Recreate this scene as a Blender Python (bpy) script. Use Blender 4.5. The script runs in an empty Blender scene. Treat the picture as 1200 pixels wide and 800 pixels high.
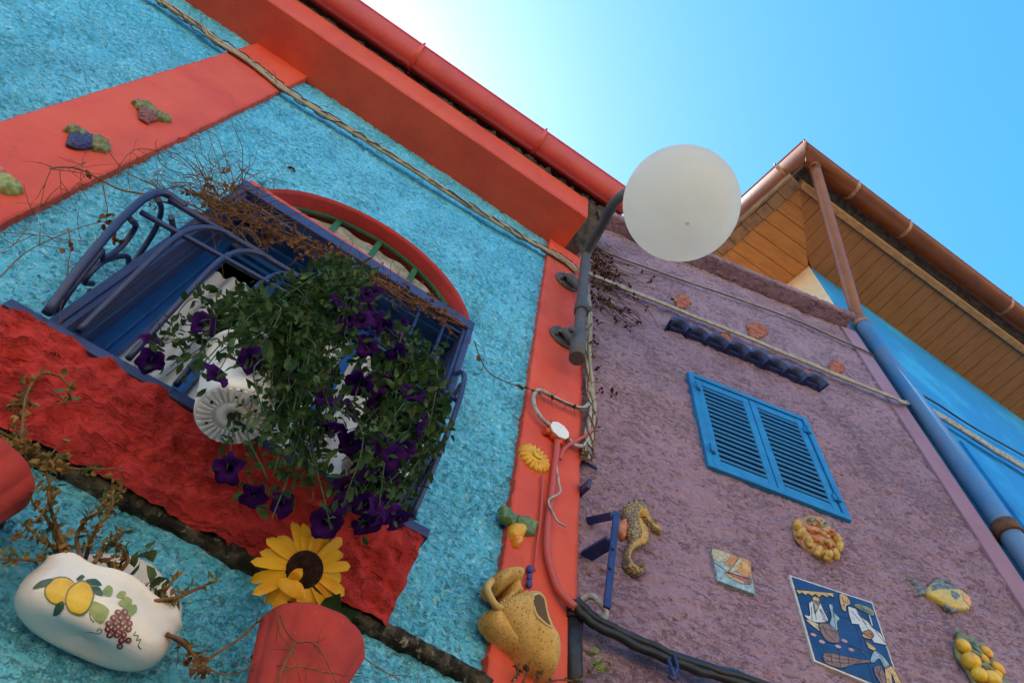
import bpy, bmesh, math, random
from mathutils import Vector, Matrix, noise, geometry
from mathutils.bvhtree import BVHTree
random.seed(7)
PI = math.pi
scene = bpy.context.scene
COL = scene.collection

# ------------------------------------------------------------------ camera
EYE = 1.6
RIGHT = Vector((.83181719, -.54645452, .09730169))
UPV = Vector((-.52019847, -.70637643, .48002697))
FWD = Vector((.19358129, .44991087, .87184086))
FPX = 851.658                                   # focal length in pixels of the 1200 wide photograph
cam = bpy.data.cameras.new("camera")
cam.lens = 36.0 * FPX / 1200.0
cam.sensor_width = 36.0
cam.clip_start = .02
cam.clip_end = 500
camo = bpy.data.objects.new("camera", cam)
COL.objects.link(camo)
m = Matrix.Identity(4)
for i in range(3):
    m[i][0], m[i][1], m[i][2] = RIGHT[i], UPV[i], -FWD[i]
m[2][3] = EYE
camo.matrix_world = m
scene.camera = camo

# ------------------------------------------------------------------ sky and sun
SUN_EL = math.radians(52)
SUN_AZ = math.radians(-30)                      # from +Y (into the blue wall) towards +X
sdir = Vector((math.sin(SUN_AZ) * math.cos(SUN_EL), math.cos(SUN_AZ) * math.cos(SUN_EL), math.sin(SUN_EL)))
world = bpy.data.worlds.new("World")
scene.world = world
world.use_nodes = True
nt = world.node_tree
bg = nt.nodes["Background"]
sky = nt.nodes.new("ShaderNodeTexSky")
sky.sky_type = 'NISHITA'
sky.sun_disc = False
sky.sun_elevation = SUN_EL
sky.sun_rotation = SUN_AZ
sky.air_density = 1.0
sky.dust_density = 1.0
sky.ozone_density = 1.0
hs = nt.nodes.new("ShaderNodeHueSaturation")
hs.inputs["Hue"].default_value = .489
hs.inputs["Saturation"].default_value = 1.40
nt.links.new(sky.outputs[0], hs.inputs["Color"])
nt.links.new(hs.outputs[0], bg.inputs["Color"])
bg.inputs["Strength"].default_value = .15
sl = bpy.data.lights.new("sun", 'SUN')
sl.energy = 4.5
sl.angle = math.radians(.53)
sl.color = (1, .95, .87)
so = bpy.data.objects.new("sun", sl)
COL.objects.link(so)
so.location = (-6, 8, 12)
so.rotation_euler = sdir.to_track_quat('Z', 'Y').to_euler()
scene.view_settings.view_transform = 'Standard'
scene.view_settings.look = 'None'
scene.view_settings.gamma = 1
scene.view_settings.exposure = 1.76
scene.cycles.max_bounces = 8
scene.cycles.diffuse_bounces = 4
scene.cycles.use_denoising = True

# ------------------------------------------------------------------ frames: survey a point of the photo on a real plane
def ray(px, py):
    return RIGHT * ((px - 600) / FPX) + UPV * (-(py - 400) / FPX) + FWD
class Frame:
    """A vertical wall plane: u along it, o out of it towards the street, z up from the ground."""
    def __init__(s, origin, ang):
        s.c = Vector(origin); s.t = Vector((math.cos(ang), math.sin(ang), 0)); s.n = Vector((math.sin(ang), -math.cos(ang), 0)); s.ang = ang
    def pt(s, u, o, z):
        return Vector((s.c.x, s.c.y, 0)) + s.t * u + s.n * o + Vector((0, 0, z))
    def px(s, x, y, o=0):
        d = ray(x, y); c = s.c + s.n * o
        k = c.dot(s.n) / d.dot(s.n)
        q = d * k
        return ((q - s.c).dot(s.t), o, q.z + EYE)
    def at(s, x, y, o=0):
        return s.pt(*s.px(x, y, o))
D = 1.1
A = Frame((0, D, 0), 0.0)
B_ANG = math.atan2(-.205162, .978728)
B = Frame((.687 * D, D, 0), B_ANG)
def level(x, y, z):
    d = ray(x, y); q = d * ((z - EYE) / d.z)
    return Vector((q.x, q.y, z))
edge = B.at(990, 372)
Y3 = edge.y + .03
C3 = Frame((0, Y3, 0), 0.0)

# ------------------------------------------------------------------ materials
def mat(name, col, rough=.7, col2=None, vscale=6, vlo=.4, vhi=.62, bumps=(), spec=.4, metal=0, col3=None, v3=(30, .55, .7), streak=None, coat=0, trans=0, pits=(), grime=None, fade=None):
    """Principled paint; col2 and col3 are worn or dirty areas with noise shapes of their own; bumps = (scale, strength, distance) list."""
    M = bpy.data.materials.new(name); M.use_nodes = True
    n = M.node_tree.nodes; l = M.node_tree.links
    p = n["Principled BSDF"]
    p.inputs["Roughness"].default_value = rough
    p.inputs["Metallic"].default_value = metal
    p.inputs["Specular IOR Level"].default_value = spec
    if coat:
        p.inputs["Coat Weight"].default_value = coat; p.inputs["Coat Roughness"].default_value = .12
    tc = n.new("ShaderNodeTexCoord"); co = tc.outputs["Object"]
    if streak:
        mp = n.new("ShaderNodeMapping"); mp.inputs["Scale"].default_value = streak
        l.new(co, mp.inputs[0]); co = mp.outputs[0]
    out = None
    def rgb(c):
        r = n.new("ShaderNodeRGB"); r.outputs[0].default_value = (*c, 1); return r.outputs[0]
    def mixin(cur, c, scale, lo, hi, det=6, amt=1.0, stretch=None):
        t = n.new("ShaderNodeTexNoise"); t.inputs["Scale"].default_value = scale; t.inputs["Detail"].default_value = det; t.inputs["Roughness"].default_value = .62
        if stretch:
            mq = n.new("ShaderNodeMapping"); mq.inputs["Scale"].default_value = stretch; l.new(tc.outputs["Object"], mq.inputs[0]); l.new(mq.outputs[0], t.inputs["Vector"])
        else: l.new(co, t.inputs["Vector"])
        mr = n.new("ShaderNodeMapRange"); mr.inputs[1].default_value = lo; mr.inputs[2].default_value = hi; mr.inputs[4].default_value = amt
        l.new(t.outputs[0], mr.inputs[0])
        mx = n.new("ShaderNodeMix"); mx.data_type = 'RGBA'
        l.new(mr.outputs[0], mx.inputs[0]); l.new(cur, mx.inputs[6]); l.new(rgb(c), mx.inputs[7])
        return mx.outputs[2]
    cur = rgb(col)
    if col2: cur = mixin(cur, col2, vscale, vlo, vhi)
    if col3: cur = mixin(cur, col3, *v3)
    if fade: cur = mixin(cur, fade[0], fade[1], .42, .68, 4, fade[2])
    if grime: cur = mixin(cur, grime[0], 1.0, .50, .72, 5, grime[1], (grime[2], grime[2], grime[2] * .10))
    l.new(cur, p.inputs["Base Color"])
    nrm = None
    for sc_, lo, hi, st, di, stc in pits:        # chips and trowel pits: flat plaster broken by small sharp hollows
        mq = n.new("ShaderNodeMapping"); mq.inputs["Scale"].default_value = stc; mq.inputs["Rotation"].default_value = (0, .5, 0); l.new(tc.outputs["Object"], mq.inputs[0])
        t = n.new("ShaderNodeTexNoise"); t.inputs["Scale"].default_value = sc_; t.inputs["Detail"].default_value = 6; t.inputs["Roughness"].default_value = .58; t.inputs["Distortion"].default_value = .6
        l.new(mq.outputs[0], t.inputs["Vector"])
        mr = n.new("ShaderNodeMapRange"); mr.interpolation_type = 'SMOOTHSTEP'; mr.inputs[1].default_value = lo; mr.inputs[2].default_value = hi
        lw = n.new("ShaderNodeTexNoise"); lw.inputs["Scale"].default_value = 5.5; lw.inputs["Detail"].default_value = 3; l.new(tc.outputs["Object"], lw.inputs["Vector"])
        ml = n.new("ShaderNodeMath"); ml.operation = 'MULTIPLY_ADD'; ml.inputs[1].default_value = .34; l.new(lw.outputs[0], ml.inputs[0]); l.new(t.outputs[0], ml.inputs[2])
        mr.inputs[1].default_value = lo + .17; mr.inputs[2].default_value = hi + .17
        l.new(ml.outputs[0], mr.inputs[0])
        b = n.new("ShaderNodeBump"); b.inputs["Strength"].default_value = st; b.inputs["Distance"].default_value = di
        l.new(mr.outputs[0], b.inputs["Height"])
        if nrm: l.new(nrm, b.inputs["Normal"])
        nrm = b.outputs[0]
    for sc_, st, di in bumps:
        t = n.new("ShaderNodeTexNoise"); t.inputs["Scale"].default_value = sc_; t.inputs["Detail"].default_value = 5; t.inputs["Roughness"].default_value = .6
        l.new(co, t.inputs["Vector"])
        b = n.new("ShaderNodeBump"); b.inputs["Strength"].default_value = st; b.inputs["Distance"].default_value = di
        l.new(t.outputs[0], b.inputs["Height"])
        if nrm: l.new(nrm, b.inputs["Normal"])
        nrm = b.outputs[0]
    if nrm: l.new(nrm, p.inputs["Normal"])
    if trans:
        tr = n.new("ShaderNodeBsdfTranslucent"); l.new(cur, tr.inputs["Color"])
        ms = n.new("ShaderNodeMixShader"); ms.inputs[0].default_value = trans
        l.new(p.outputs[0], ms.inputs[1]); l.new(tr.outputs[0], ms.inputs[2])
        l.new(ms.outputs[0], n["Material Output"].inputs[0])
    return M
M = {}
M['blue_stucco'] = mat("blue_stucco", (.10, .48, .64), .9, (.33, .69, .79), 60, .5, .70, [(110, .6, .008), (260, .6, .004)], .2, col3=(.018, .16, .27), v3=(105, .595, .68), pits=[(46, .365, .455, .95, .008, (1, 1, 1.5)), (115, .38, .47, .8, .004, (1, 1, 1.4))], fade=((.20, .58, .72), 2.6, .55), grime=((.05, .27, .40), .45, 5))
M['red_paint'] = mat("red_paint", (.62, .085, .035), .6, (.54, .06, .03), 7, .45, .7, [(24, .12, .01), (220, .12, .002)], .35, col3=(.35, .05, .04), v3=(60, .66, .78))
M['red_arch'] = mat('shaded_red_paint', (.42, .035, .03), .7, (.33, .028, .026), 9, .45, .7, [(40, .4, .008)], .3)  # same red as the other trim, darkened to put the arch's shade into the colour
M['red_smooth'] = mat("red_smooth", (.64, .076, .036), .6, (.56, .060, .031), 7, .42, .66, [(9, .2, .01), (60, .25, .004), (180, .2, .002)], .3, col3=(.36, .06, .045), v3=(26, .64, .74), grime=((.46, .06, .035), .5, 7), fade=((.72, .12, .05), 4, .5))
M['red_rough'] = mat("red_rough", (.52, .040, .034), .9, (.42, .031, .028), 14, .45, .65, [(110, .5, .007), (240, .5, .003)], .2, pits=[(22, .35, .50, .75, .012, (.6, 1, 1.5)), (70, .36, .47, .6, .005, (.7, 1, 1.4))], grime=((.30, .035, .035), .5, 6))
M['mauve'] = mat("mauve_stucco", (.30, .182, .222), .92, (.355, .235, .27), 40, .48, .7, [(90, .6, .009), (240, .6, .004)], .15, col3=(.13, .07, .09), v3=(80, .61, .70), pits=[(44, .37, .46, .95, .008, (.65, 1, 1.5)), (110, .385, .475, .8, .004, (.7, 1, 1.4))], fade=((.36, .235, .27), 2.2, .6), grime=((.19, .115, .14), .5, 4))
M['mauve_smooth'] = mat("mauve_smooth", (.29, .16, .205), .8, (.25, .135, .175), 6, .45, .7, [(40, .2, .004)], .25)
M['blue3'] = mat("blue_plaster", (.012, .21, .46), .65, (.03, .30, .55), 2.2, .5, .62, [(30, .15, .005)], .35, col3=(.01, .15, .36), v3=(5, .56, .75))
M['cream'] = mat("cream_plaster", (.72, .55, .34), .8, (.62, .45, .26), 9, .4, .7, [(60, .2, .004)])
M['ledge'] = mat("mouldy_stone", (.11, .09, .062), .95, (.025, .022, .017), 32, .40, .54, [(60, .8, .012), (200, .6, .004)], .15, col3=(.36, .31, .23), v3=(60, .585, .70))
M['blue_wood'] = mat("blue_violet_wood", (.034, .048, .135), .5, (.022, .032, .09), 16, .42, .66, [(60, .25, .003)], .4, col3=(.08, .095, .19), v3=(80, .66, .76))
M['blue_frame'] = mat("bright_blue_wood", (.006, .065, .23), .45, (.004, .04, .15), 12, .4, .7, [(70, .15, .002)], .4)
M['iron'] = mat("blue_iron", (.018, .025, .08), .42, (.030, .040, .11), 30, .5, .7, [(120, .3, .002)], .5, col3=(.012, .014, .05), v3=(55, .6, .75))
M['green'] = mat("green_wood", (.025, .13, .06), .5, (.015, .09, .04), 20, .4, .7)
M['curtain'] = mat("white_curtain", (.74, .72, .68), .9, (.62, .59, .54), 14, .45, .75, [(90, .15, .002)], .15, trans=.25)
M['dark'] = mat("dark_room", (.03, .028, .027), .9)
M['cable'] = mat("beige_cable", (.40, .33, .22), .6, (.26, .20, .13), 40, .45, .7, [(150, .3, .002)])
M['cable_dark'] = mat("black_cable", (.012, .014, .018), .5, (.03, .03, .035), 40, .5, .7, [(120, .4, .002)])
M['cable_blue'] = mat("blue_cable", (.012, .03, .12), .5, (.02, .04, .15), 30, .5, .7)
M['cable_red'] = mat("red_cable", (.50, .07, .05), .55, (.40, .12, .09), 40, .5, .7)
M['cable_grey'] = mat("grey_cable", (.40, .36, .30), .6, (.22, .19, .15), 45, .45, .65, [(140, .3, .002)])
M['vine'] = mat("dry_vine", (.10, .055, .03), .9, (.17, .10, .055), 60, .4, .65, [(200, .4, .002)], .15)
M['straw'] = mat("dry_tendril", (.22, .105, .04), .9, (.12, .055, .025), 50, .4, .65, (), .15)
M['dry_leaf'] = mat("dry_leaf", (.16, .06, .025), .9, (.26, .12, .045), 60, .4, .65, (), .15, trans=.2)
M['dark_leaf'] = mat("dark_dead_leaf", (.05, .018, .018), .9, (.08, .03, .025), 60, .4, .65, (), .15)
M['leaf'] = mat("petunia_leaf", (.026, .062, .014), .6, (.115, .18, .04), 24, .48, .68, (), .35, trans=.3)
M['stem'] = mat("green_stem", (.03, .06, .015), .7, (.07, .07, .025), 30, .4, .65)
M['succulent'] = mat('succulent_leaf', (.06, .10, .03), .6, (.14, .16, .05), 30, .42, .66, (), .35, trans=.2)
M['yellow_dry'] = mat('yellowed_leaf', (.36, .21, .06), .85, (.20, .10, .035), 40, .4, .66, (), .15, trans=.25)
M['petal'] = mat("violet_petal", (.022, .003, .052), .75, (.060, .006, .115), 45, .44, .64, (), .1, trans=.3)
M['throat'] = mat("dark_throat", (.015, .004, .04), .7)
M['white_pot'] = mat("white_plastic", (.80, .78, .74), .45, (.62, .58, .52), 24, .52, .72, [(60, .1, .002)], .4)
M['globe'] = mat("opal_globe", (.97, .90, .78), .14, (.94, .86, .73), 6, .45, .7, (), .4, trans=.8)
M['pole'] = mat("grey_iron", (.085, .08, .075), .6, (.14, .10, .08), 30, .5, .68, [(90, .4, .003)], .4, col3=(.04, .038, .036), v3=(60, .58, .74))
M['gutter_red'] = mat("red_gutter_paint", (.60, .066, .036), .42, (.50, .05, .03), 6, .45, .7, [(14, .1, .006)], .45)
M['roof'] = mat("roof_tile", (.20, .10, .07), .9, (.07, .05, .045), 25, .4, .65, [(70, .5, .006)])
M['debris'] = mat("dark_mortar", (.10, .085, .075), .95, (.035, .03, .03), 30, .4, .6, [(60, .7, .01)])
M['gutter_brown'] = mat("brown_gutter", (.22, .058, .012), .4, (.15, .038, .01), 8, .42, .68, [(30, .1, .004)], .45)
M['bracket_pale'] = mat("pale_bracket", (.36, .17, .09), .5, (.2, .08, .04), 30, .45, .65)
M['board'] = mat("weathered_board", (.27, .155, .075), .8, (.14, .085, .05), 16, .42, .66, [(60, .4, .003)], .3, streak=(1, 1, 1))
M['board_edge'] = mat("pale_board", (.42, .22, .08), .7, (.27, .13, .05), 22, .42, .66, [(60, .3, .003)])
def plank_mat(name, a, b, grain, knots):
    Mx = mat(name, a, .55, b, 9, .4, .65, [(30, .15, .002)], .4, streak=grain, col3=knots, v3=(5.5, .70, .76))
    return Mx
M['pine_front'] = plank_mat("brown_pine", (.34, .135, .034), (.27, .10, .024), (5, 1, 5), (.07, .025, .012))
M['pine_side'] = plank_mat("honey_pine", (.46, .20, .045), (.36, .14, .03), (1, 5, 5), (.13, .045, .015))
M['pipe_blue'] = mat("blue_grey_pipe", (.13, .21, .31), .5, (.05, .19, .36), 4.5, .45, .6, [(40, .15, .003)], .45, col3=(.20, .17, .22), v3=(9, .60, .72))
M['rust'] = mat("rust", (.16, .07, .035), .85, (.08, .035, .02), 40, .4, .65, [(120, .5, .003)])
M['shutter'] = mat("shutter_blue", (.018, .20, .42), .5, (.012, .15, .34), 14, .42, .68, [(90, .2, .002)], .4, col3=(.05, .27, .48), v3=(60, .66, .76))
M['slat'] = mat("slat_blue", (.012, .13, .28), .5, (.009, .10, .22), 20, .42, .68)
M['navy_tile'] = mat("navy_tile", (.018, .028, .10), .45, (.04, .05, .15), 25, .45, .65, [(70, .3, .003)], .45)
M['brick'] = mat("bare_brick", (.30, .065, .035), .95, (.36, .15, .09), 40, .42, .6, [(70, .8, .008)], .2)
M['terracotta_red'] = mat("red_terracotta", (.44, .045, .034), .8, (.34, .034, .028), 18, .42, .66, [(60, .3, .004)], .3, col3=(.62, .22, .17), v3=(70, .66, .78))
M['ceramic'] = mat("white_ceramic", (.74, .69, .61), .28, (.66, .58, .49), 12, .5, .72, [(20, .08, .004)], .5, col3=(.30, .21, .15), v3=(24, .68, .80), coat=.3)
def glaze(name, c, c2, sc=40, rough=.35): return mat(name, c, rough, c2, sc, .42, .64, [(90, .3, .003)], .5)
M['lemon'] = glaze("lemon_glaze", (.72, .46, .03), (.60, .28, .015), 22)
M['orange'] = glaze("orange_glaze", (.70, .22, .02), (.75, .36, .03))
M['leafglaze'] = glaze("leaf_glaze", (.05, .14, .06), (.16, .22, .05))
M['leafdark'] = glaze("dark_leaf_glaze", (.02, .075, .05), (.05, .11, .05))
M['leafdry'] = glaze("olive_leaf_glaze", (.20, .19, .055), (.10, .13, .035))
M['leafpale'] = glaze("pale_leaf_glaze", (.30, .33, .10), (.14, .24, .09))
M['grape'] = glaze("grape_glaze", (.17, .03, .03), (.09, .012, .02), 60)
M['grapeblue'] = glaze("blue_grape_glaze", (.035, .035, .15), (.02, .02, .08), 60, .45)
M['graperose'] = glaze("rose_grape_glaze", (.26, .06, .055), (.16, .07, .05), 60, .5)
M['ochre'] = mat("ochre_clay", (.60, .36, .10), .75, (.50, .27, .06), 20, .42, .64, [(120, .5, .004)], .3, col3=(.22, .10, .03), v3=(190, .555, .64))
M['ochre_pale'] = mat("pale_clay", (.56, .38, .14), .8, (.46, .28, .09), 25, .42, .64, [(120, .4, .003)], .3)
M['inside'] = mat("hollow_shade_and_soil", (.10, .055, .02), .9)  # darkness of the jug's hollow put into the colour; also the planter soil
M['yellow'] = glaze("yellow_glaze", (.75, .40, .02), (.62, .27, .015), 50, .45)
M['sunpetal'] = mat("silk_petal", (.82, .42, .012), .6, (.74, .27, .008), 22, .48, .7, [(70, .15, .002)], .3, trans=.25)
M['sundisc'] = mat("sunflower_disc", (.018, .008, .006), .95, (.05, .02, .01), 120, .45, .65, [(260, 1, .004)], .15)
M['sungreen'] = mat("silk_leaf", (.03, .075, .02), .65, (.05, .10, .03), 30, .42, .66, trans=.2)
M['white_paint'] = mat("white_paint", (.75, .72, .66), .6, (.6, .55, .48), 50, .5, .7, [(120, .4, .003)])
M['bluecord'] = mat("violet_paint", (.06, .05, .2), .6)
M['seadark'] = mat("seahorse_glaze", (.085, .065, .06), .4, (.46, .29, .06), 190, .47, .58, [(150, .8, .005)], .5)
M['seayellow'] = mat("seahorse_belly", (.52, .30, .03), .35, (.36, .18, .05), 80, .5, .62, [(150, .8, .005)], .5)
M['coral'] = glaze("coral_glaze", (.46, .09, .04), (.60, .28, .12), 60)
M['bread'] = glaze("bread_glaze", (.54, .30, .11), (.36, .12, .05), 45, .5)
M['roll'] = glaze("roll_glaze", (.58, .38, .07), (.40, .20, .03), 60, .45)
M['fishblue'] = glaze("fish_blue", (.05, .07, .12), (.25, .22, .12), 80)
M['fishyellow'] = glaze("fish_yellow", (.58, .42, .06), (.40, .30, .12), 90)
M['tile_navy'] = mat("navy_glaze", (.007, .011, .055), .22, (.014, .026, .11), 14, .42, .64, [(30, .05, .002)], .5, coat=.3)
M['tile_white'] = mat("tile_body", (.58, .54, .52), .6, (.44, .4, .38), 40, .45, .65)
def enamel(name, c, c2=None, sc=70): return mat(name, tuple(v * .85 for v in c), .25, c2 or tuple(v * .5 for v in c), sc, .46, .62, (), .5, col3=(.05, .05, .07), v3=(130, .60, .68))
M['e_cream'] = enamel("cream_enamel", (.62, .50, .27)); M['e_yellow'] = enamel("yellow_enamel", (.68, .40, .10)); M['e_orange'] = enamel("orange_enamel", (.65, .27, .05))
M['e_white'] = enamel("white_enamel", (.62, .60, .54), (.45, .47, .45)); M['e_brown'] = enamel("brown_enamel", (.27, .14, .08), (.15, .08, .045), 90); M['e_pale'] = enamel("pale_blue_enamel", (.36, .48, .50))
M['e_green'] = enamel("olive_enamel", (.24, .26, .12)); M['e_pink'] = enamel("pink_enamel", (.55, .32, .30)); M['e_red'] = enamel("red_enamel", (.50, .12, .05)); M['e_sea'] = enamel("sea_enamel", (.24, .33, .34), (.40, .46, .42)); M['e_dark'] = enamel("dark_enamel", (.03, .03, .04))
M['paving'] = mat("stone_paving", (.085, .083, .08), .9, (.06, .059, .057), 2, .4, .65, [(12, .4, .02)])
M['white_wall'] = mat("white_wash", (.70, .58, .43), .85, (.62, .49, .35), 1.5, .4, .65, [(30, .3, .01)])
Mglass = bpy.data.materials.new("window_glass"); Mglass.use_nodes = True
_n = Mglass.node_tree.nodes; _l = Mglass.node_tree.links
_n.remove(_n["Principled BSDF"])
_t = _n.new("ShaderNodeBsdfTransparent"); _g = _n.new("ShaderNodeBsdfGlossy"); _g.inputs["Roughness"].default_value = .05
_f = _n.new("ShaderNodeFresnel"); _f.inputs[0].default_value = 1.5
_x = _n.new("ShaderNodeMixShader"); _l.new(_f.outputs[0], _x.inputs[0]); _l.new(_t.outputs[0], _x.inputs[1]); _l.new(_g.outputs[0], _x.inputs[2])
_l.new(_x.outputs[0], _n["Material Output"].inputs[0])
M['glass'] = Mglass

# ------------------------------------------------------------------ object helpers
def wloc(o):
    v = Vector((0, 0, 0))
    while o: v = v + o.location; o = o.parent
    return v
def tag(o, label=None, cat=None, group=None, kind=None):
    if label: o['label'] = label
    if cat: o['category'] = cat
    if group: o['group'] = group
    if kind: o['kind'] = kind
    return o
def thing(name, loc, label, cat, group=None):
    o = bpy.data.objects.new(name, None); COL.objects.link(o); o.location = Vector(loc); o.empty_display_size = .1
    return tag(o, label, cat, group)
def obj(name, bm, material, parent=None, smooth=False, label=None):
    """Link a bmesh built in world coordinates as ONE mesh object, its origin at its parent's (or its own base)."""
    if parent is not None: off = wloc(parent)
    else:
        vs = [v.co for v in bm.verts]
        off = Vector(((min(v.x for v in vs) + max(v.x for v in vs)) / 2, (min(v.y for v in vs) + max(v.y for v in vs)) / 2, min(v.z for v in vs)))
    bmesh.ops.translate(bm, verts=bm.verts[:], vec=-off)
    if smooth:
        for f in bm.faces: f.smooth = True
    me = bpy.data.meshes.new(name); bm.to_mesh(me); bm.free()
    for mm in (material if isinstance(material, (list, tuple)) else [material]):
        me.materials.append(M[mm] if isinstance(mm, str) else mm)
    o = bpy.data.objects.new(name, me); COL.objects.link(o)
    if parent is not None: o.parent = parent
    else: o.location = off
    if label: o['label'] = label
    return o
def BM(): return bmesh.new()
def box(bm, fr, u0, u1, o0, o1, z0, z1, bev=0.0):
    """A box in a wall frame."""
    vs = [bm.verts.new(fr.pt(u, o, z)) for u in (u0, u1) for o in (o0, o1) for z in (z0, z1)]
    F = [(0, 1, 3, 2), (4, 6, 7, 5), (0, 4, 5, 1), (2, 3, 7, 6), (0, 2, 6, 4), (1, 5, 7, 3)]
    fs = [bm.faces.new([vs[i] for i in f]) for f in F]
    bmesh.ops.recalc_face_normals(bm, faces=fs)
    if bev:
        es = list({e for f in fs for e in f.edges})
        bmesh.ops.bevel(bm, geom=es, offset=bev, segments=2, affect='EDGES', profile=.6)
def poly(bm, pts): return bm.faces.new([bm.verts.new(p) for p in pts])
def spline(pts, n=8):
    pts = [Vector(p) for p in pts]
    if len(pts) < 3: return pts
    P = [pts[0] * 2 - pts[1]] + pts + [pts[-1] * 2 - pts[-2]]
    out = []
    for i in range(1, len(P) - 2):
        for k in range(n):
            t = k / n; a, b, c, d = P[i - 1], P[i], P[i + 1], P[i + 2]
            out.append(.5 * ((2 * b) + (c - a) * t + (2 * a - 5 * b + 4 * c - d) * t * t + (3 * b - a - 3 * c + d) * t ** 3))
    out.append(pts[-1])
    return out
def tube(bm, pts, r, seg=8, smooth=4, squash=None):
    """A closed tube along a path; r is a number or a list over the path."""
    n0 = len(pts)
    P = spline(pts, smooth) if smooth and len(pts) > 2 else [Vector(p) for p in pts]
    n = len(P)
    R = [r] * n if not isinstance(r, (list, tuple)) else [r[min(int(i / max(n - 1, 1) * (len(r) - 1)), len(r) - 2)] * (1 - ((i / max(n - 1, 1) * (len(r) - 1)) - min(int(i / max(n - 1, 1) * (len(r) - 1)), len(r) - 2))) + r[min(int(i / max(n - 1, 1) * (len(r) - 1)), len(r) - 2) + 1] * ((i / max(n - 1, 1) * (len(r) - 1)) - min(int(i / max(n - 1, 1) * (len(r) - 1)), len(r) - 2)) for i in range(n)]
    rings = []; up = None
    for i in range(n):
        t = (P[min(i + 1, n - 1)] - P[max(i - 1, 0)])
        if t.length < 1e-9: t = Vector((0, 0, 1))
        t.normalize()
        if up is None:
            up = t.orthogonal().normalized()
        else:
            up = (up - t * up.dot(t))
            up = up.normalized() if up.length > 1e-6 else t.orthogonal().normalized()
        s = t.cross(up)
        rings.append([bm.verts.new(P[i] + (up * math.cos(2 * PI * k / seg) + s * math.sin(2 * PI * k / seg)) * R[i]) for k in range(seg)])
    fs = []
    for i in range(n - 1):
        for k in range(seg):
            fs.append(bm.faces.new((rings[i][k], rings[i][(k + 1) % seg], rings[i + 1][(k + 1) % seg], rings[i + 1][k])))
    for f in fs: f.smooth = True
    if seg > 2:
        bm.faces.new(rings[0][::-1]); bm.faces.new(rings[-1])
def axis_matrix(loc, zaxis, xhint=None):
    z = Vector(zaxis).normalized(); x = Vector(xhint) if xhint else z.orthogonal()
    x = (x - z * x.dot(z)).normalized(); y = z.cross(x)
    mm = Matrix.Identity(4)
    for i in range(3): mm[i][0], mm[i][1], mm[i][2], mm[i][3] = x[i], y[i], z[i], loc[i]
    return mm
def lathe(bm, prof, mx, seg=32, wob=0, skip=None):
    rings = []
    for (r, h) in prof:
        rings.append([bm.verts.new(mx @ Vector((r * math.cos(2 * PI * k / seg), r * math.sin(2 * PI * k / seg), h))) for k in range(seg)])
    for i in range(len(prof) - 1):
        for k in range(seg):
            if skip and skip(i, k): continue
            f = bm.faces.new((rings[i][k], rings[i][(k + 1) % seg], rings[i + 1][(k + 1) % seg], rings[i + 1][k])); f.smooth = True
    return rings
def blob(bm, loc, r, seg=8, scale=None, rot=None):
    mx = Matrix.Translation(loc) @ (rot.to_4x4() if rot else Matrix.Identity(4)) @ Matrix.Diagonal((*(scale or (1, 1, 1)), 1))
    d = bmesh.ops.create_uvsphere(bm, u_segments=seg, v_segments=max(4, seg * 2 // 3), radius=r, matrix=mx)
    for v in d['verts']:
        for f in v.link_faces: f.smooth = True
def fill2d(pts, res, jit=.25):
    """Triangulate a 2-D outline with inner points; returns points, faces and the number of outline points."""
    P = []
    n = len(pts)
    for i in range(n):
        a, b = Vector(pts[i]), Vector(pts[(i + 1) % n])
        k = max(1, int((b - a).length / res))
        P += [a.lerp(b, j / k) for j in range(k)]
    nb = len(P)
    x0, x1 = min(p.x for p in P), max(p.x for p in P); y0, y1 = min(p.y for p in P), max(p.y for p in P)
    def inside(q):
        c = False
        for i in range(nb):
            a, b = P[i], P[i - 1]
            if (a.y > q.y) != (b.y > q.y) and q.x < (b.x - a.x) * (q.y - a.y) / (b.y - a.y) + a.x: c = not c
        return c
    def dist(q):
        best = 1e9
        for i in range(nb):
            a, b = P[i], P[(i + 1) % nb]; ab = b - a; L = ab.length_squared
            t = max(0, min(1, (q - a).dot(ab) / L)) if L else 0
            best = min(best, (q - a - ab * t).length)
        return best
    inn = []
    y = y0 + res / 2; row = 0
    while y < y1:
        x = x0 + (res / 2 if row % 2 else 0)
        while x < x1:
            q = Vector((x + random.uniform(-jit, jit) * res, y + random.uniform(-jit, jit) * res))
            if inside(q) and dist(q) > res * .45: inn.append(q)
            x += res
        y += res * .87; row += 1
    V = P + inn
    r = geometry.delaunay_2d_cdt(V, [], [list(range(nb))], 1, 1e-7)
    return r[0], r[2], P, dist
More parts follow.
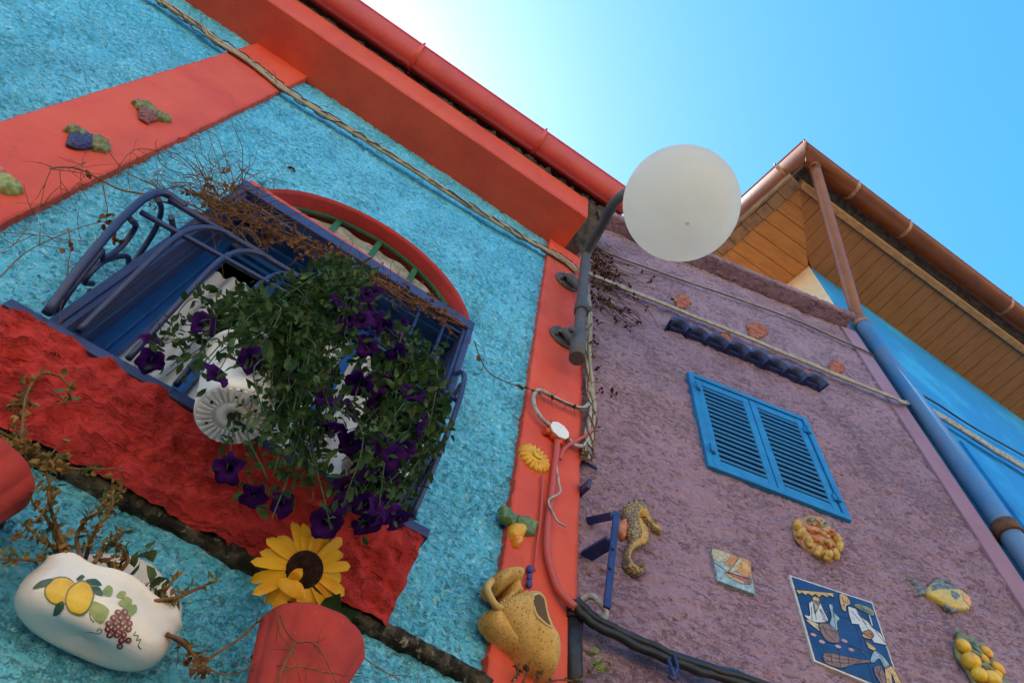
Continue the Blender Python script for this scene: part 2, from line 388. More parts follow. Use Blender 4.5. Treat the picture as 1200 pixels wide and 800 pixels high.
def relief(bm, fr, outline, base, th, res=None, round_=None, px=True, smooth=True, bump=0, bscale=80, mi=0):
    """A puffed ceramic shape standing on a wall frame: outline surveyed in photo pixels (or given in u, z), real thickness th."""
    if px:
        o2 = [fr.px(x, y, base + th * .6) for x, y in outline]; pts = [(p[0], p[2]) for p in o2]
    else: pts = outline
    w = max(max(p[0] for p in pts) - min(p[0] for p in pts), max(p[1] for p in pts) - min(p[1] for p in pts))
    res = res or w / 22
    V, F, P, dist = fill2d(pts, res)
    ds = [dist(v) for v in V]; dm = max(ds) or 1
    R = round_ if round_ else dm
    vs = []
    for v, d in zip(V, ds):
        t = min(d / R, 1)
        h = th * (.25 + .75 * math.sqrt(max(0, 1 - (1 - t) ** 2)))
        if bump and d > 1e-6: h += bump * noise.noise(Vector((v.x * bscale, v.y * bscale, base * 31)))
        vs.append(bm.verts.new(fr.pt(v.x, base + h, v.y)))
    fs = []
    for f in F:
        g = bm.faces.new([vs[i] for i in f]); g.smooth = smooth; g.material_index = mi; fs.append(g)
    bd = [e for e in {e for f in fs for e in f.edges} if len(e.link_faces) == 1]
    ex = bmesh.ops.extrude_edge_only(bm, edges=bd)
    nv = [g for g in ex['geom'] if isinstance(g, bmesh.types.BMVert)]
    for v in nv:
        dd = (v.co - fr.pt(0, base - .004, 0)).dot(fr.n)
        v.co = v.co - fr.n * dd
    bmesh.ops.recalc_face_normals(bm, faces=fs + [g for g in ex['geom'] if isinstance(g, bmesh.types.BMFace)])
def rounded(pts, n=4):
    """A closed outline drawn with a brush: corners softened."""
    if len(pts) > 9: return pts
    out = []; N = len(pts)
    for i in range(N):
        a, b_, c, d = (Vector(pts[(i + k - 1) % N]) for k in range(4))
        for k in range(n):
            t = k / n
            out.append(tuple(.5 * ((2 * b_) + (c - a) * t * .8 + (2 * a - 5 * b_ + 4 * c - d) * t * t * .8 + (3 * b_ - a - 3 * c + d) * t ** 3 * .8) + (c - b_) * .2 * t))
    return out
def inlay(bm, fr, outline, o, th=.0012, res=None, mi=0):
    """Flat painted enamel with a hair of thickness on a flat tile."""
    pts = [(p[0], p[2]) for p in (fr.px(x, y, o) for x, y in outline)]
    f = bm.faces.new([bm.verts.new(fr.pt(u, o + th, z)) for u, z in pts]); f.material_index = mi
    if f.normal.dot(fr.n) < 0: f.normal_flip()
    ex = bmesh.ops.extrude_edge_only(bm, edges=f.edges[:])
    for g in ex['geom']:
        if isinstance(g, bmesh.types.BMVert): g.co -= fr.n * (th + .0006)
        if isinstance(g, bmesh.types.BMFace): g.material_index = mi
def painted(bm, bvh, outline, res=4, off=.0009):
    """Painted decoration following a curved pot: the outline is laid on the pot's own surface."""
    V, F, P, dist = fill2d(outline, res)
    vs = {}
    eye = Vector((0, 0, EYE))
    for i, v in enumerate(V):
        d = ray(v.x, v.y).normalized()
        h = bvh.ray_cast(eye, d)
        if h[0] is not None:
            nn = h[1] if h[1].dot(d) < 0 else -h[1]
            vs[i] = bm.verts.new(h[0] + nn * off)
    for f in F:
        if all(i in vs for i in f):
            g = bm.faces.new([vs[i] for i in f]); g.smooth = True
    bmesh.ops.recalc_face_normals(bm, faces=bm.faces[:])
def circ(cx, cy, rx, ry, n=14, rot=0):
    c, s = math.cos(rot), math.sin(rot)
    return [(cx + rx * math.cos(2 * PI * k / n) * c - ry * math.sin(2 * PI * k / n) * s, cy + rx * math.cos(2 * PI * k / n) * s + ry * math.sin(2 * PI * k / n) * c) for k in range(n)]
def rnd(a, b): return random.uniform(a, b)
def rvec(s=1): return Vector((rnd(-s, s), rnd(-s, s), rnd(-s, s)))
def leaf(bm, p, d, nrm, L, Wd, curl=.2, mi=0):
    d = d.normalized(); s = d.cross(nrm)
    if s.length < 1e-4: s = d.orthogonal()
    s.normalize(); n2 = s.cross(d)
    a = bm.verts.new(p); m1 = bm.verts.new(p + d * L * .5 + n2 * L * curl * .35); t = bm.verts.new(p + d * L - n2 * L * curl * .4)
    l1 = bm.verts.new(p + d * L * .28 + s * Wd * .42 + n2 * Wd * .12); l2 = bm.verts.new(p + d * L * .68 + s * Wd * .36 + n2 * Wd * .1)
    r1 = bm.verts.new(p + d * L * .28 - s * Wd * .42 + n2 * Wd * .12); r2 = bm.verts.new(p + d * L * .68 - s * Wd * .36 + n2 * Wd * .1)
    for f in ((a, l1, m1), (l1, l2, m1), (l2, t, m1), (a, m1, r1), (r1, m1, r2), (r2, m1, t)):
        g = bm.faces.new(f); g.smooth = True; g.material_index = mi
def crumple(bm, p, s):
    """A curled dead leaf."""
    d = rvec().normalized()
    leaf(bm, p, d, rvec().normalized(), s, s * rnd(.5, .9), rnd(-1.2, 1.2))
    if random.random() < .5: leaf(bm, p, (d + rvec(.8)), rvec().normalized(), s * .8, s * .5, rnd(-1, 1))
def twig(bm, p, d, L, r, wander=.5, droop=0, seg=3, step=.02, taper=.4):
    pts = [Vector(p)]; d = Vector(d).normalized(); n = max(2, int(L / step))
    for i in range(n):
        d = (d + rvec(wander) * .5 + Vector((0, 0, -droop))).normalized()
        pts.append(pts[-1] + d * step)
    tube(bm, pts, [r, r * taper], seg, 2)
    return pts
def along(pts, t):
    P = [Vector(p) for p in pts]; Ls = [(P[i + 1] - P[i]).length for i in range(len(P) - 1)]; T = sum(Ls) * t
    for i, L in enumerate(Ls):
        if T <= L: return P[i].lerp(P[i + 1], T / L if L else 0)
        T -= L
    return P[-1]
def stucco(x, z, seed, f, amp):
    v = Vector((x * f, z * f, seed))
    a = noise.noise(v); w = v * 2.1 + Vector((9 + a, 3 - a, 1)); b = noise.noise(w); c = noise.noise(v * 4.6 + Vector((b, 2 * a, 0)))
    pit = max(0, b - .10) * 2.0; chip = max(0, noise.noise(v * 3.3 + Vector((5, 5, 9))) - .28) * 2.2
    return amp * (.45 * a + .30 * (1 - 2 * abs(c)) - pit - chip + .30 * c)
def sheet(bm, fr, us, zfun, o, disp):
    """Displaced plaster: columns at us, each with its own list of heights."""
    prev = None
    for u in us:
        zs = zfun(u)
        col = [bm.verts.new(fr.pt(u, o + disp(u, z), z)) for z in zs]
        if prev:
            for i in range(min(len(col), len(prev)) - 1):
                f = bm.faces.new((prev[i], col[i], col[i + 1], prev[i + 1])); f.smooth = True
        prev = col
def lin(a, b, step):
    n = max(1, int(round((b - a) / step))); return [a + (b - a) * i / n for i in range(n + 1)]

# ================================================================== the setting
g = BM()
poly(g, [Vector((-80, -80, 0)), Vector((80, -80, 0)), Vector((80, 80, 0)), Vector((-80, 80, 0))])
tag(obj('ground', g, 'paving'), kind='structure')

# unseen ochre house added to bounce sunlight, with plain windows and a door
OP = Frame((0, -4.3, 0), PI)
opp = thing('bounce_house', (0, -4.3, 0), 'unseen plain ochre house added across the street to bounce sunlight onto the blue house', 'house')
b = BM(); box(b, OP, -9, 9, -5, 0, 0, 5.2); obj('wall', b, 'white_wall', opp)
b = BM(); box(b, OP, -9.2, 9.2, -5.2, .25, 5.203, 5.36, .01); obj('roof', b, 'cream', opp)
for u in (-5, -1.6, 1.8, 5.2):
    b = BM(); box(b, OP, u - .5, u + .5, -.02, .04, 2.4, 3.6, .005); w_ = obj('window', b, 'shutter', opp)
    b = BM(); box(b, OP, u - .60, u + .60, .0, .09, 2.30, 2.395, .005); obj('sill', b, 'white_wall', w_)
b = BM(); box(b, OP, -.2, .7, -.02, .05, .003, 2.05, .005); obj('door', b, 'green', opp)

# ================================================================== the blue house
ZL = 2.455                                       # underside of the mouldy ledge
SILL = 2.655; HEAD = 3.47                        # window board and header
WX0, WX1 = -.43, .285                            # clear opening
AC = (-.07, 3.563); AR = .402                    # arch of the fanlight
house = thing('blue_house', (0, D, 0), 'turquoise stucco house with red pilasters, red cornice and an arched window behind a blue grille', 'house')
def arch_z(u):
    d = AR * AR - (u - AC[0]) ** 2
    return AC[1] + math.sqrt(max(d, 0))
def dblue(u, z): return stucco(u, z, 3.1, 24, .0075) + .005 * noise.noise(Vector((u * 5, z * 5, 8)))
def edgefade(u, z):
    """less relief beside the opening"""
    du = max(WX0 - .03 - u, u - WX1 - .03, 0); dz = max(0, z - arch_z(u)) if WX0 <= u <= WX1 else 9
    return min(1, max(.15, min(max(du, 0) if not WX0 - .03 <= u <= WX1 + .03 else dz, .03) / .03))
b = BM()
TOPZ = 4.80; ST = .0048
x0a, x1a = AC[0] - AR + .001, AC[0] + AR - .001
def fullz(u): return lin(1.9, TOPZ, ST * 1.25)
dd = lambda u, z: dblue(u, z)
sheet(b, A, lin(-1.75, x0a, ST * 1.1), fullz, 0, dd)
sheet(b, A, lin(x1a, .70, ST), fullz, 0, dd)
def upz(u):
    a = arch_z(u); return [a + (TOPZ - a) * (i / 170) for i in range(171)]
us = [AC[0] - AR * math.cos(PI * i / 110) for i in range(111)]; us[0] = x0a; us[-1] = x1a
sheet(b, A, us, upz, 0, lambda u, z: dblue(u, z) * min(1, .2 + (z - arch_z(u)) / .02))
sheet(b, A, lin(x0a, x1a, ST), lambda u: lin(1.9, SILL, ST), 0, dd)
for u in ((x0a, WX0), (WX1, x1a)):               # between opening and arch springing
    if u[1] > u[0]: sheet(b, A, lin(u[0], u[1], ST), lambda q: lin(SILL, AC[1], ST), 0, lambda q, z: 0)
for (ua, ub, za, zb) in ((-4.2, -1.75, 0, 4.8), (-1.75, .70, 0, 1.9)): # plain far parts and the foot of the wall
    poly(b, [A.pt(ua, 0, za), A.pt(ub, 0, za), A.pt(ub, 0, zb), A.pt(ua, 0, zb)])
wall = obj('wall', b, 'blue_stucco', house)
b = BM()                                         # back and flank so the house is a volume
poly(b, [A.pt(-4.2, 0, 0), A.pt(-4.2, 0, 4.8), A.pt(-4.2, -5, 4.8), A.pt(-4.2, -5, 0)])
poly(b, [A.pt(-4.2, -5, 0), A.pt(-4.2, -5, 4.8), A.pt(.75, -5, 4.8), A.pt(.75, -5, 0)])
poly(b, [A.pt(.75, -.25, 0), A.pt(.75, -5, 0), A.pt(.75, -5, 4.9), A.pt(.75, -.25, 4.9)])
obj('rear_wall', b, 'white_wall', house)

def pilaster(u0, u1, z0, z1, th, bow=.0):
    b = BM()
    nu = max(2, int((u1 - u0) / .012)); zz = lin(z0, z1, .012)
    wob = lambda z, s: .0045 * noise.noise(Vector((z * 22, s, 1))) + .005 * noise.noise(Vector((z * 70, s, 5)))
    cols = []
    for i in range(nu + 1):
        u = u0 + (u1 - u0) * i / nu
        cols.append([b.verts.new(A.pt(u + (wob(z, 2) if i == 0 else wob(z, 7) if i == nu else 0), th + .002 * noise.noise(Vector((u * 14, z * 14, 2))) + .0006 * noise.noise(Vector((u * 90, z * 90, 2))), z)) for z in zz])
    for i in range(nu):
        for k in range(len(zz) - 1):
            b.faces.new((cols[i][k], cols[i + 1][k], cols[i + 1][k + 1], cols[i][k + 1]))
    for f in b.faces: f.smooth = True
    for cl, s in ((cols[0], 1), (cols[-1], -1)):
        q = [b.verts.new(v.co - A.n * (th + .03)) for v in cl]
        for k in range(len(zz) - 1):
            b.faces.new((q[k], cl[k], cl[k + 1], q[k + 1]) if s > 0 else (cl[k], q[k], q[k + 1], cl[k + 1]))
    return obj('pilaster', b, 'red_smooth', house)
PT = .022
pilaster(-.955, -.712, .0, 4.77, PT)
pilaster(.548, .748, 0, 4.77, PT)

b = BM()                                         # mouldy ledge, crossing the wall and ending at the pilaster
zz = [(0.0, 0.006), (.0, .029), (.008, .031), (.018, .030), (.025, .025), (.027, .014), (.021, .006), (.008, .003), (-.01, .004)]
prev = None
for u in lin(-4.2, .56, .012):
    cs = []
    for k, (o, z) in enumerate(zz):
        j = .006 * noise.noise(Vector((u * 16, k * .9, 4))) + .004 * noise.noise(Vector((u * 60, k * 1.7, 4)))
        cs.append(b.verts.new(A.pt(u, o + j, ZL + z + j * .8 + .006 * noise.noise(Vector((u * 3, 1, 1))))))
    if prev:
        for k in range(len(cs) - 1):
            f = b.faces.new((prev[k], cs[k], cs[k + 1], prev[k + 1])); f.smooth = True
    prev = cs
b.faces.new(prev)
obj('ledge', b, 'ledge', house)

b = BM()                                         # lumpy red masonry under the window, leaning back to the wall at its foot
U0, U1 = -.62, .330
def ap_o(t): return .024 + (.098 - .024) * (t ** .8)
zs = lin(ZL + .014, SILL - .022, .0045)
prev = None
for u in lin(U0, U1, .0045):
    c = []
    for z in zs:
        t = (z - zs[0]) / (zs[-1] - zs[0])
        v = Vector((u * 9, z * 17, 2)); rd = 1 - 2 * abs(noise.noise(v)); r2 = noise.noise(Vector((u * 24, z * 38, 6))); r3 = noise.noise(Vector((u * 60, z * 75, 6)))
        k = min(1, (U1 - u) / .02 + .35)
        c.append(b.verts.new(A.pt(u + (.004 * r2 if u > U1 - .01 else 0), ap_o(t) + k * (.017 * rd + .013 * r2 + .007 * r3), z)))
    if prev:
        for i in range(len(c) - 1):
            f = b.faces.new((prev[i], c[i], c[i + 1], prev[i + 1])); f.smooth = True
    prev = c
endq = [b.verts.new(Vector((v.co.x, D + .02, v.co.z))) for v in prev]
for i in range(len(prev) - 1): b.faces.new((prev[i], endq[i], endq[i + 1], prev[i + 1]))
obj('window_apron', b, 'red_rough', house)

b = BM()                                         # cornice: flat soffit and upright fascia
CZ0, CZ1, CO = 4.77, 5.02, .205
prof = [(0, CZ0), (CO - .006, CZ0), (CO, CZ0 + .006), (CO, CZ1 - .006), (CO - .008, CZ1), (0, CZ1)]
CU1 = .63
prev = None
for u in [-4.2] + lin(-1.6, CU1, .02):
    c = []
    for k, (o, z) in enumerate(prof):
        e = max(0, (u - CU1 + .06) / .06)
        w = .003 * noise.noise(Vector((u * 4, k * .01, 3))) + (e * .010 * noise.noise(Vector((u * 60, k * 3.1, 3))) if e else 0)
        c.append(b.verts.new(A.pt(u, o + (w if o > 0 else 0), z + (w if 0 < k < 5 else 0))))
    if prev:
        for i in range(len(c) - 1): b.faces.new((prev[i], prev[i + 1], c[i + 1], c[i]))
    prev = c
b.faces.new(prev)
bmesh.ops.recalc_face_normals(b, faces=b.faces[:])
cornice = obj('cornice', b, 'red_smooth', house)
b = BM()                                         # crumbled end of the cornice
for k in range(26):
    blob(b, A.pt(CU1 - .005 + rnd(-.012, .012), rnd(.02, CO - .005), CZ0 + rnd(.01, .22)), rnd(.008, .022), 6, (rnd(.5, .9), 1, 1))
obj('broken_end', b, 'red_paint', cornice)

b = BM()                                         # roof: eaves of tiles on a dark mortar bed
for k in range(44):
    u = -3.9 + k * .108
    pr = []
    for s in (0, 1):
        o = .285 - 4.7 * s; z = 5.125 + 1.55 * s
        pr.append([b.verts.new(A.pt(u + .052 * math.cos(a), o, z + .04 * math.sin(a))) for a in lin(0, PI, PI / 7)])
    for i in range(len(pr[0]) - 1):
        f = b.faces.new((pr[0][i], pr[0][i + 1], pr[1][i + 1], pr[1][i])); f.smooth = True
    b.faces.new(pr[0])
poly(b, [A.pt(-4.2, .29, 5.112), A.pt(.80, .29, 5.112), A.pt(.80, -4.6, 6.63), A.pt(-4.2, -4.6, 6.63)])
poly(b, [A.pt(-4.2, .150, 5.015), A.pt(.80, .150, 5.015), A.pt(.80, .150, 5.16), A.pt(-4.2, .150, 5.16)])
roof = obj('roof', b, 'roof', house)
b = BM()
prev = None
for u in lin(-4.2, .78, .012):
    q = .35 + .65 * min(1, max(0, (u + .5) / 1.0)); c = []
    for k, (o, z) in enumerate(((.02, 4.90), (.10, 4.96), (.145, 5.00), (.185, 5.02), (.20, 5.05), (.19, 5.09), (.15, 5.11))):
        if u > CU1 and k < 3: o -= .0
        w = q * (.026 * noise.noise(Vector((u * 22, k * .9, 1))) + .018 * noise.noise(Vector((u * 55, k * 1.7, 4))))
        c.append(b.verts.new(A.pt(u, o + w, z + w)))
    if prev:
        for k in range(6): f = b.faces.new((prev[k], prev[k + 1], c[k + 1], c[k]))
    prev = c
obj('mortar_bed', b, 'debris', roof)

GZ, GO, GR, GU1 = 5.10, .277, .062, .815
def gutter_mesh(bm, p0, p1, r, up=Vector((0, 0, 1)), lip=True, seg=16, mitre0=0, mitre1=0):
    """Half-round gutter with a real hollow, from p0 to p1."""
    d = (p1 - p0).normalized(); s = d.cross(up).normalized()
    rows = []
    for p, mt in ((p0, mitre0), (p1, mitre1)):
        row = []
        for rr in (r, r - .004):
            for k in range(seg + 1):
                a = PI + PI * k / seg
                q = s * math.cos(a) * rr + up * math.sin(a) * rr
                row.append(bm.verts.new(p + q + d * (q.dot(s) * mt)))
        rows.append(row)
    n = seg + 1
    for k in range(seg):
        for base, fl in ((0, 0), (n, 1)):
            v = (rows[0][base + k], rows[0][base + k + 1], rows[1][base + k + 1], rows[1][base + k])
            f = bm.faces.new(v if fl else v[::-1]); f.smooth = True
    for k in (0, seg):
        bm.faces.new((rows[0][k], rows[1][k], rows[1][n + k], rows[0][n + k]))
    for row in rows:
        for k in range(seg): bm.faces.new((row[k], row[k + 1], row[n + k + 1], row[n + k]))
    if lip:
        for sg in (-1, 1): tube(bm, [p0 + s * sg * r + d * (sg * r * mitre0), p1 + s * sg * r + d * (sg * r * mitre1)], .006, 8, 0)
b = BM()
gutter_mesh(b, A.pt(-4.2, GO, GZ), A.pt(GU1, GO, GZ), GR)
c = [b.verts.new(A.pt(GU1 - .002, GO + math.cos(a) * (GR - .001), GZ + math.sin(a) * (GR - .001))) for a in lin(PI, 2 * PI, PI / 14)]
b.faces.new(c)
gut = obj('gutter', b, 'gutter_red', house)
for px in (477, 627):
    q = A.px(px, 75 if px == 477 else 180, GO)
    b = BM()
    pts = [A.pt(q[0], GO + math.cos(a) * (GR + .004), GZ + math.sin(a) * (GR + .004)) for a in lin(PI * .98, 2.02 * PI, PI / 16)]
    for i in range(len(pts) - 1):
        for du in (0,):
            w = A.t * .009
            poly(b, [pts[i] - w, pts[i + 1] - w, pts[i + 1] + w, pts[i] + w])
    tube(b, [A.pt(q[0], GO + GR + .004, GZ), A.pt(q[0], GO + GR + .006, GZ + .026)], .006, 6, 0)
    tube(b, [A.pt(q[0], GO - GR - .003, GZ), A.pt(q[0], .15, GZ + .01)], .006, 6, 0)
    bmesh.ops.recalc_face_normals(b, faces=b.faces[:])
    obj('gutter_bracket', b, 'gutter_red', gut)

# ---- arched window of the blue house
DEP = .052
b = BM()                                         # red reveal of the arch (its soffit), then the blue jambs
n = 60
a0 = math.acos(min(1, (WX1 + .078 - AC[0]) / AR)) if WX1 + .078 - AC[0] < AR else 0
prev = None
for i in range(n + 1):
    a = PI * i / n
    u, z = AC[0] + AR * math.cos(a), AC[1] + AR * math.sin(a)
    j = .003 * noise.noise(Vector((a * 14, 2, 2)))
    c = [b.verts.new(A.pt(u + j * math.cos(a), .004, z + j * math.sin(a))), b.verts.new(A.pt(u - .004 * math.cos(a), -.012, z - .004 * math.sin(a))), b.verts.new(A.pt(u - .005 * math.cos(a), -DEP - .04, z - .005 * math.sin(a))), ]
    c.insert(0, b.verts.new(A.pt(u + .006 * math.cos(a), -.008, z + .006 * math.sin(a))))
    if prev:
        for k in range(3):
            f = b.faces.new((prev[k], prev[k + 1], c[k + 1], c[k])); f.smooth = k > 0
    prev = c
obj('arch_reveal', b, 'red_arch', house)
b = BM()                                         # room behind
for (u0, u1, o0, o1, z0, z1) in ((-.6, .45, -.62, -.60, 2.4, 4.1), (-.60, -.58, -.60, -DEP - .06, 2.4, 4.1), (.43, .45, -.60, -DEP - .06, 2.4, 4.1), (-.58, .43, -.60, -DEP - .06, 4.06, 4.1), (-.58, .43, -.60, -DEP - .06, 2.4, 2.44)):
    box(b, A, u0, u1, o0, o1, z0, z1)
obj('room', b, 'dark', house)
b = BM()
fo0, fo1 = -DEP - .05, -DEP + .006
fw = .030
for (u0, u1, z0, z1) in ((WX0 - .02, WX0 + fw, SILL - .02, HEAD), (WX1 - fw, WX1 + .02, SILL - .02, HEAD), (WX0 + fw, WX1 - fw, HEAD - .055, HEAD), (WX0 + fw, WX1 - fw, SILL - .02, SILL + .05)):
    box(b, A, u0, u1, fo0, fo1, z0, z1, .004)
for (u0, u1, z0, z1) in ((WX0 + fw - .002, WX0 + fw + .016, SILL + .04, HEAD - .05), (WX1 - fw - .016, WX1 - fw + .002, SILL + .04, HEAD - .05), (WX0 + fw, WX1 - fw, HEAD - .072, HEAD - .053)):
    box(b, A, u0, u1, fo0 + .01, fo1 - .014, z0, z1, .003)
for um in (-.24, .033):
    box(b, A, um - .013, um + .013, fo0 + .006, fo1 - .004, SILL + .05, HEAD - .056, .004)
win = obj('window', b, 'blue_frame', house)
b = BM()
prev = None
for u in lin(WX0 + .03, WX1 - .03, .004):
    o = -.090 + .014 * math.sin(u * 74 + 2.5 * math.sin(u * 9)) + .006 * math.sin(u * 163)
    c = [b.verts.new(A.pt(u + .003 * math.sin(z * 7 + u * 20), o + .005 * math.sin(z * 4 + u * 31), z)) for z in [SILL - .01 + (HEAD - .125 + .006 * math.sin(u * 50) - SILL) * kk / 12 for kk in range(13)]]
    if prev:
        for i in range(len(c) - 1):
            f = b.faces.new((prev[i], c[i], c[i + 1], prev[i + 1])); f.smooth = True
    prev = c
obj('curtain', b, 'curtain', win)

b = BM()                                         # fanlight
FR = AR - .008
prev = None
for i in range(61):
    a = PI * i / 60
    c = []
    for r, o in ((FR, -DEP), (FR - .010, -DEP), (FR - .010, -DEP - .008), (FR, -DEP - .010)):
        c.append(b.verts.new(A.pt(AC[0] + r * math.cos(a), o, AC[1] + r * math.sin(a))))
    if prev:
        for k in range(4): b.faces.new((prev[k], prev[(k + 1) % 4], c[(k + 1) % 4], c[k]))
    prev = c
bmesh.ops.recalc_face_normals(b, faces=b.faces[:])
box(b, A, WX0, WX1, -DEP - .03, -DEP - .001, HEAD + .002, HEAD + .05, .003)
for um in (-.225, -.073, .080):
    box(b, A, um - .010, um + .010, -DEP - .012, -DEP - .002, HEAD + .05, arch_z(um) - .018, .002)
fan = obj('fanlight', b, 'green', house)
b = BM()
cs = [b.verts.new(A.pt(AC[0] + (FR - .01) * math.cos(PI * i / 40), -DEP - .008, AC[1] + (FR - .01) * math.sin(PI * i / 40))) for i in range(41)]
b.faces.new(cs)
obj('glass', b, 'glass', fan)
b = BM()                                         # net curtain behind the fanlight
prev = None
for u in lin(-.46, .32, .006):
    o = -.076 + .004 * math.sin(u * 55) + .003 * math.sin(u * 23 + 1)
    top = max(arch_z(max(min(u, AC[0] + AR - .01), AC[0] - AR + .01)) - .03, HEAD + .02)
    c = [b.verts.new(A.pt(u, o + .004 * math.sin(k * 1.4 + u * 17), HEAD - .02 + (top - HEAD + .02) * k / 8)) for k in range(9)]
    if prev:
        for i in range(8):
            f = b.faces.new((prev[i], c[i], c[i + 1], prev[i + 1])); f.smooth = True
    prev = c
obj('net_curtain', b, mat("net_curtain", (.50, .50, .43), .95, (.30, .31, .24), 15, .42, .6, [(120, .3, .002)], .1, col3=(.62, .60, .53), v3=(26, .56, .66)), fan)

# ---- blue boards boxing the window in
BO = .100
b = BM()
box(b, A, -.462, .302, .055, BO, HEAD - .004, HEAD + .045, .004)
hb = obj('header_board', b, 'blue_wood', house)
b = BM()                                         # stepped moulding under the header
for k, (o0, o1, z) in enumerate(((-.05, -.012, HEAD - .014), (-.012, .018, HEAD - .002), (.018, .040, HEAD - .012), (.040, .056, HEAD - .004))):
    box(b, A, -.452, .30, o0, o1, z, HEAD + .04 - k * .001, .003)
obj('head_moulding', b, 'blue_frame', hb)
b = BM()
q0, q1 = -.44, .16
vs = []
for u, h in ((-.455, .024), (.2, .006)):
    vs.append([A.pt(u, .052, HEAD + .045), A.pt(u, .095, HEAD + .0465), A.pt(u, .095, HEAD + .045 + h), A.pt(u, .052, HEAD + .045 + h)])
vv = [[b.verts.new(p) for p in r] for r in vs]
for k in range(4): b.faces.new((vv[0][k], vv[0][(k + 1) % 4], vv[1][(k + 1) % 4], vv[1][k]))
b.faces.new(vv[0]); b.faces.new(vv[1]); bmesh.ops.recalc_face_normals(b, faces=b.faces[:])
obj('red_capping', b, 'red_smooth', hb)
for s, (u0, u1) in ((0, (-.455, -.437)), (1, (.284, .302))):
    b = BM()
    box(b, A, u0, u1, .0, BO, SILL + .001, HEAD - .006, .003)
    if s == 0:
        for k, o in enumerate((.068, .034, .002)): box(b, A, u1 - .001, u1 + .012 - k * .002, o, o + .026, SILL + .001, HEAD - .012, .003)
        box(b, A, u1 - .001, u1 + .008, -.05, -.002, SILL + .001, HEAD - .012, .003)
    else:
        for k, o in enumerate((.064, .026, -.012)): box(b, A, u0 - .010 + k * .001, u0 + .001, o, o + .028, SILL + .001, HEAD - .012, .003)
    obj('side_board', b, 'blue_wood', house)
b = BM()
box(b, A, -.520, .337, -.03, .108, SILL - .024, SILL, .004)
obj('sill_board', b, 'blue_wood', house)

# ---- bulging wrought-iron grille
b = BM()
RZ1, RZ2 = 3.055, 2.968
tube(b, [A.pt(-.475, .198, RZ1), A.pt(-.2, .200, RZ1), A.pt(.03, .199, RZ1 + .002)], .0075, 8, 3)
grille = obj('window_grille', b, 'iron', house)
for L, r in (([A.pt(-.488, .190, RZ2), A.pt(-.2, .202, RZ2), A.pt(.10, .203, RZ2), A.pt(.296, .19, RZ2)], .0065), ([A.pt(-.45, .088, 3.43), A.pt(-.1, .088, 3.428), A.pt(.28, .088, 3.43)], .005)):
    b = BM(); tube(b, L, r, 6, 3); obj('rail', b, 'iron', grille)
PROF = [(.09, HEAD - .01), (.09, 3.36), (.096, 3.25), (.118, 3.18), (.162, 3.13), (.192, 3.075), (.200, 3.02), (.193, 2.93), (.165, 2.82), (.135, 2.73), (.112, SILL + .003)]
for k, u in enumerate((-.400, -.305, -.212, -.12, -.03, .055)):     # hoops that bend sideways into the top rail
    b = BM()
    L = [A.pt(u, o, z) for o, z in PROF[:5:-1] if z < 2.99] + [A.pt(u + .006, .2, 2.985), A.pt(u + .020, .202, 3.022), A.pt(u + .042, .202, 3.045), A.pt(u + .075, .201, RZ1 + .004)]
    tube(b, L, .0064, 8, 5)
    obj('bar', b, 'iron', grille)
for k, u in enumerate((.135, .213, .288)):
    b = BM()
    tube(b, [A.pt(u + .004 * math.sin(i * .7 + k), o, z) for i, (o, z) in enumerate(PROF)], [.0042, .0055, .0066, .0066, .0066], 8, 3)
    obj('bar', b, 'iron', grille)
b = BM()                                         # the round shoulder at the left end
tube(b, [A.pt(-.459, .112, SILL + .003), A.pt(-.474, .150, 2.75), A.pt(-.490, .180, 2.86), A.pt(-.500, .196, 2.95), A.pt(-.503, .203, 3.02), A.pt(-.488, .204, 3.06), A.pt(-.44, .200, RZ1 + .004)], .009, 8, 5)
obj('bar', b, 'iron', grille)
def side(o, z, x=-.488): return A.pt(x, o, z)
for pts in ([side(.20, 3.03), side(.15, 3.075), side(.09, 3.085), side(.03, 3.05), side(.0, 3.0)],
            [side(.188, 2.93), side(.15, 2.97), side(.112, 2.94), side(.108, 2.88), side(.14, 2.855)],
            [side(.165, 2.83, -.478), side(.10, 2.74, -.472), side(.05, 2.73, -.472), side(.03, 2.79, -.472), side(.055, 2.84, -.472)],
            [side(.02, 3.02), side(.065, 2.98), side(.10, 2.88), side(.075, 2.83), side(.045, 2.87)],
            [side(.198, 3.0, -.44), side(.12, 3.06, -.44), side(.05, 3.07, -.44), side(.01, 3.03, -.44)]):
    b = BM(); tube(b, pts, .0065, 8, 6); obj('scroll', b, 'iron', grille)
for pts in ([(.285, .03, 2.95), (.287, .09, 2.90), (.287, .11, 2.82), (.287, .08, 2.76), (.287, .05, 2.80)], [(.288, .16, 2.80), (.288, .10, 2.76), (.288, .04, 2.70)], [(.287, .02, 3.16), (.287, .06, 3.08), (.287, .14, 3.03), (.287, .185, 3.05)]):
    b = BM(); tube(b, [A.pt(*p) for p in pts], .0055, 8, 6); obj('scroll', b, 'iron', grille)

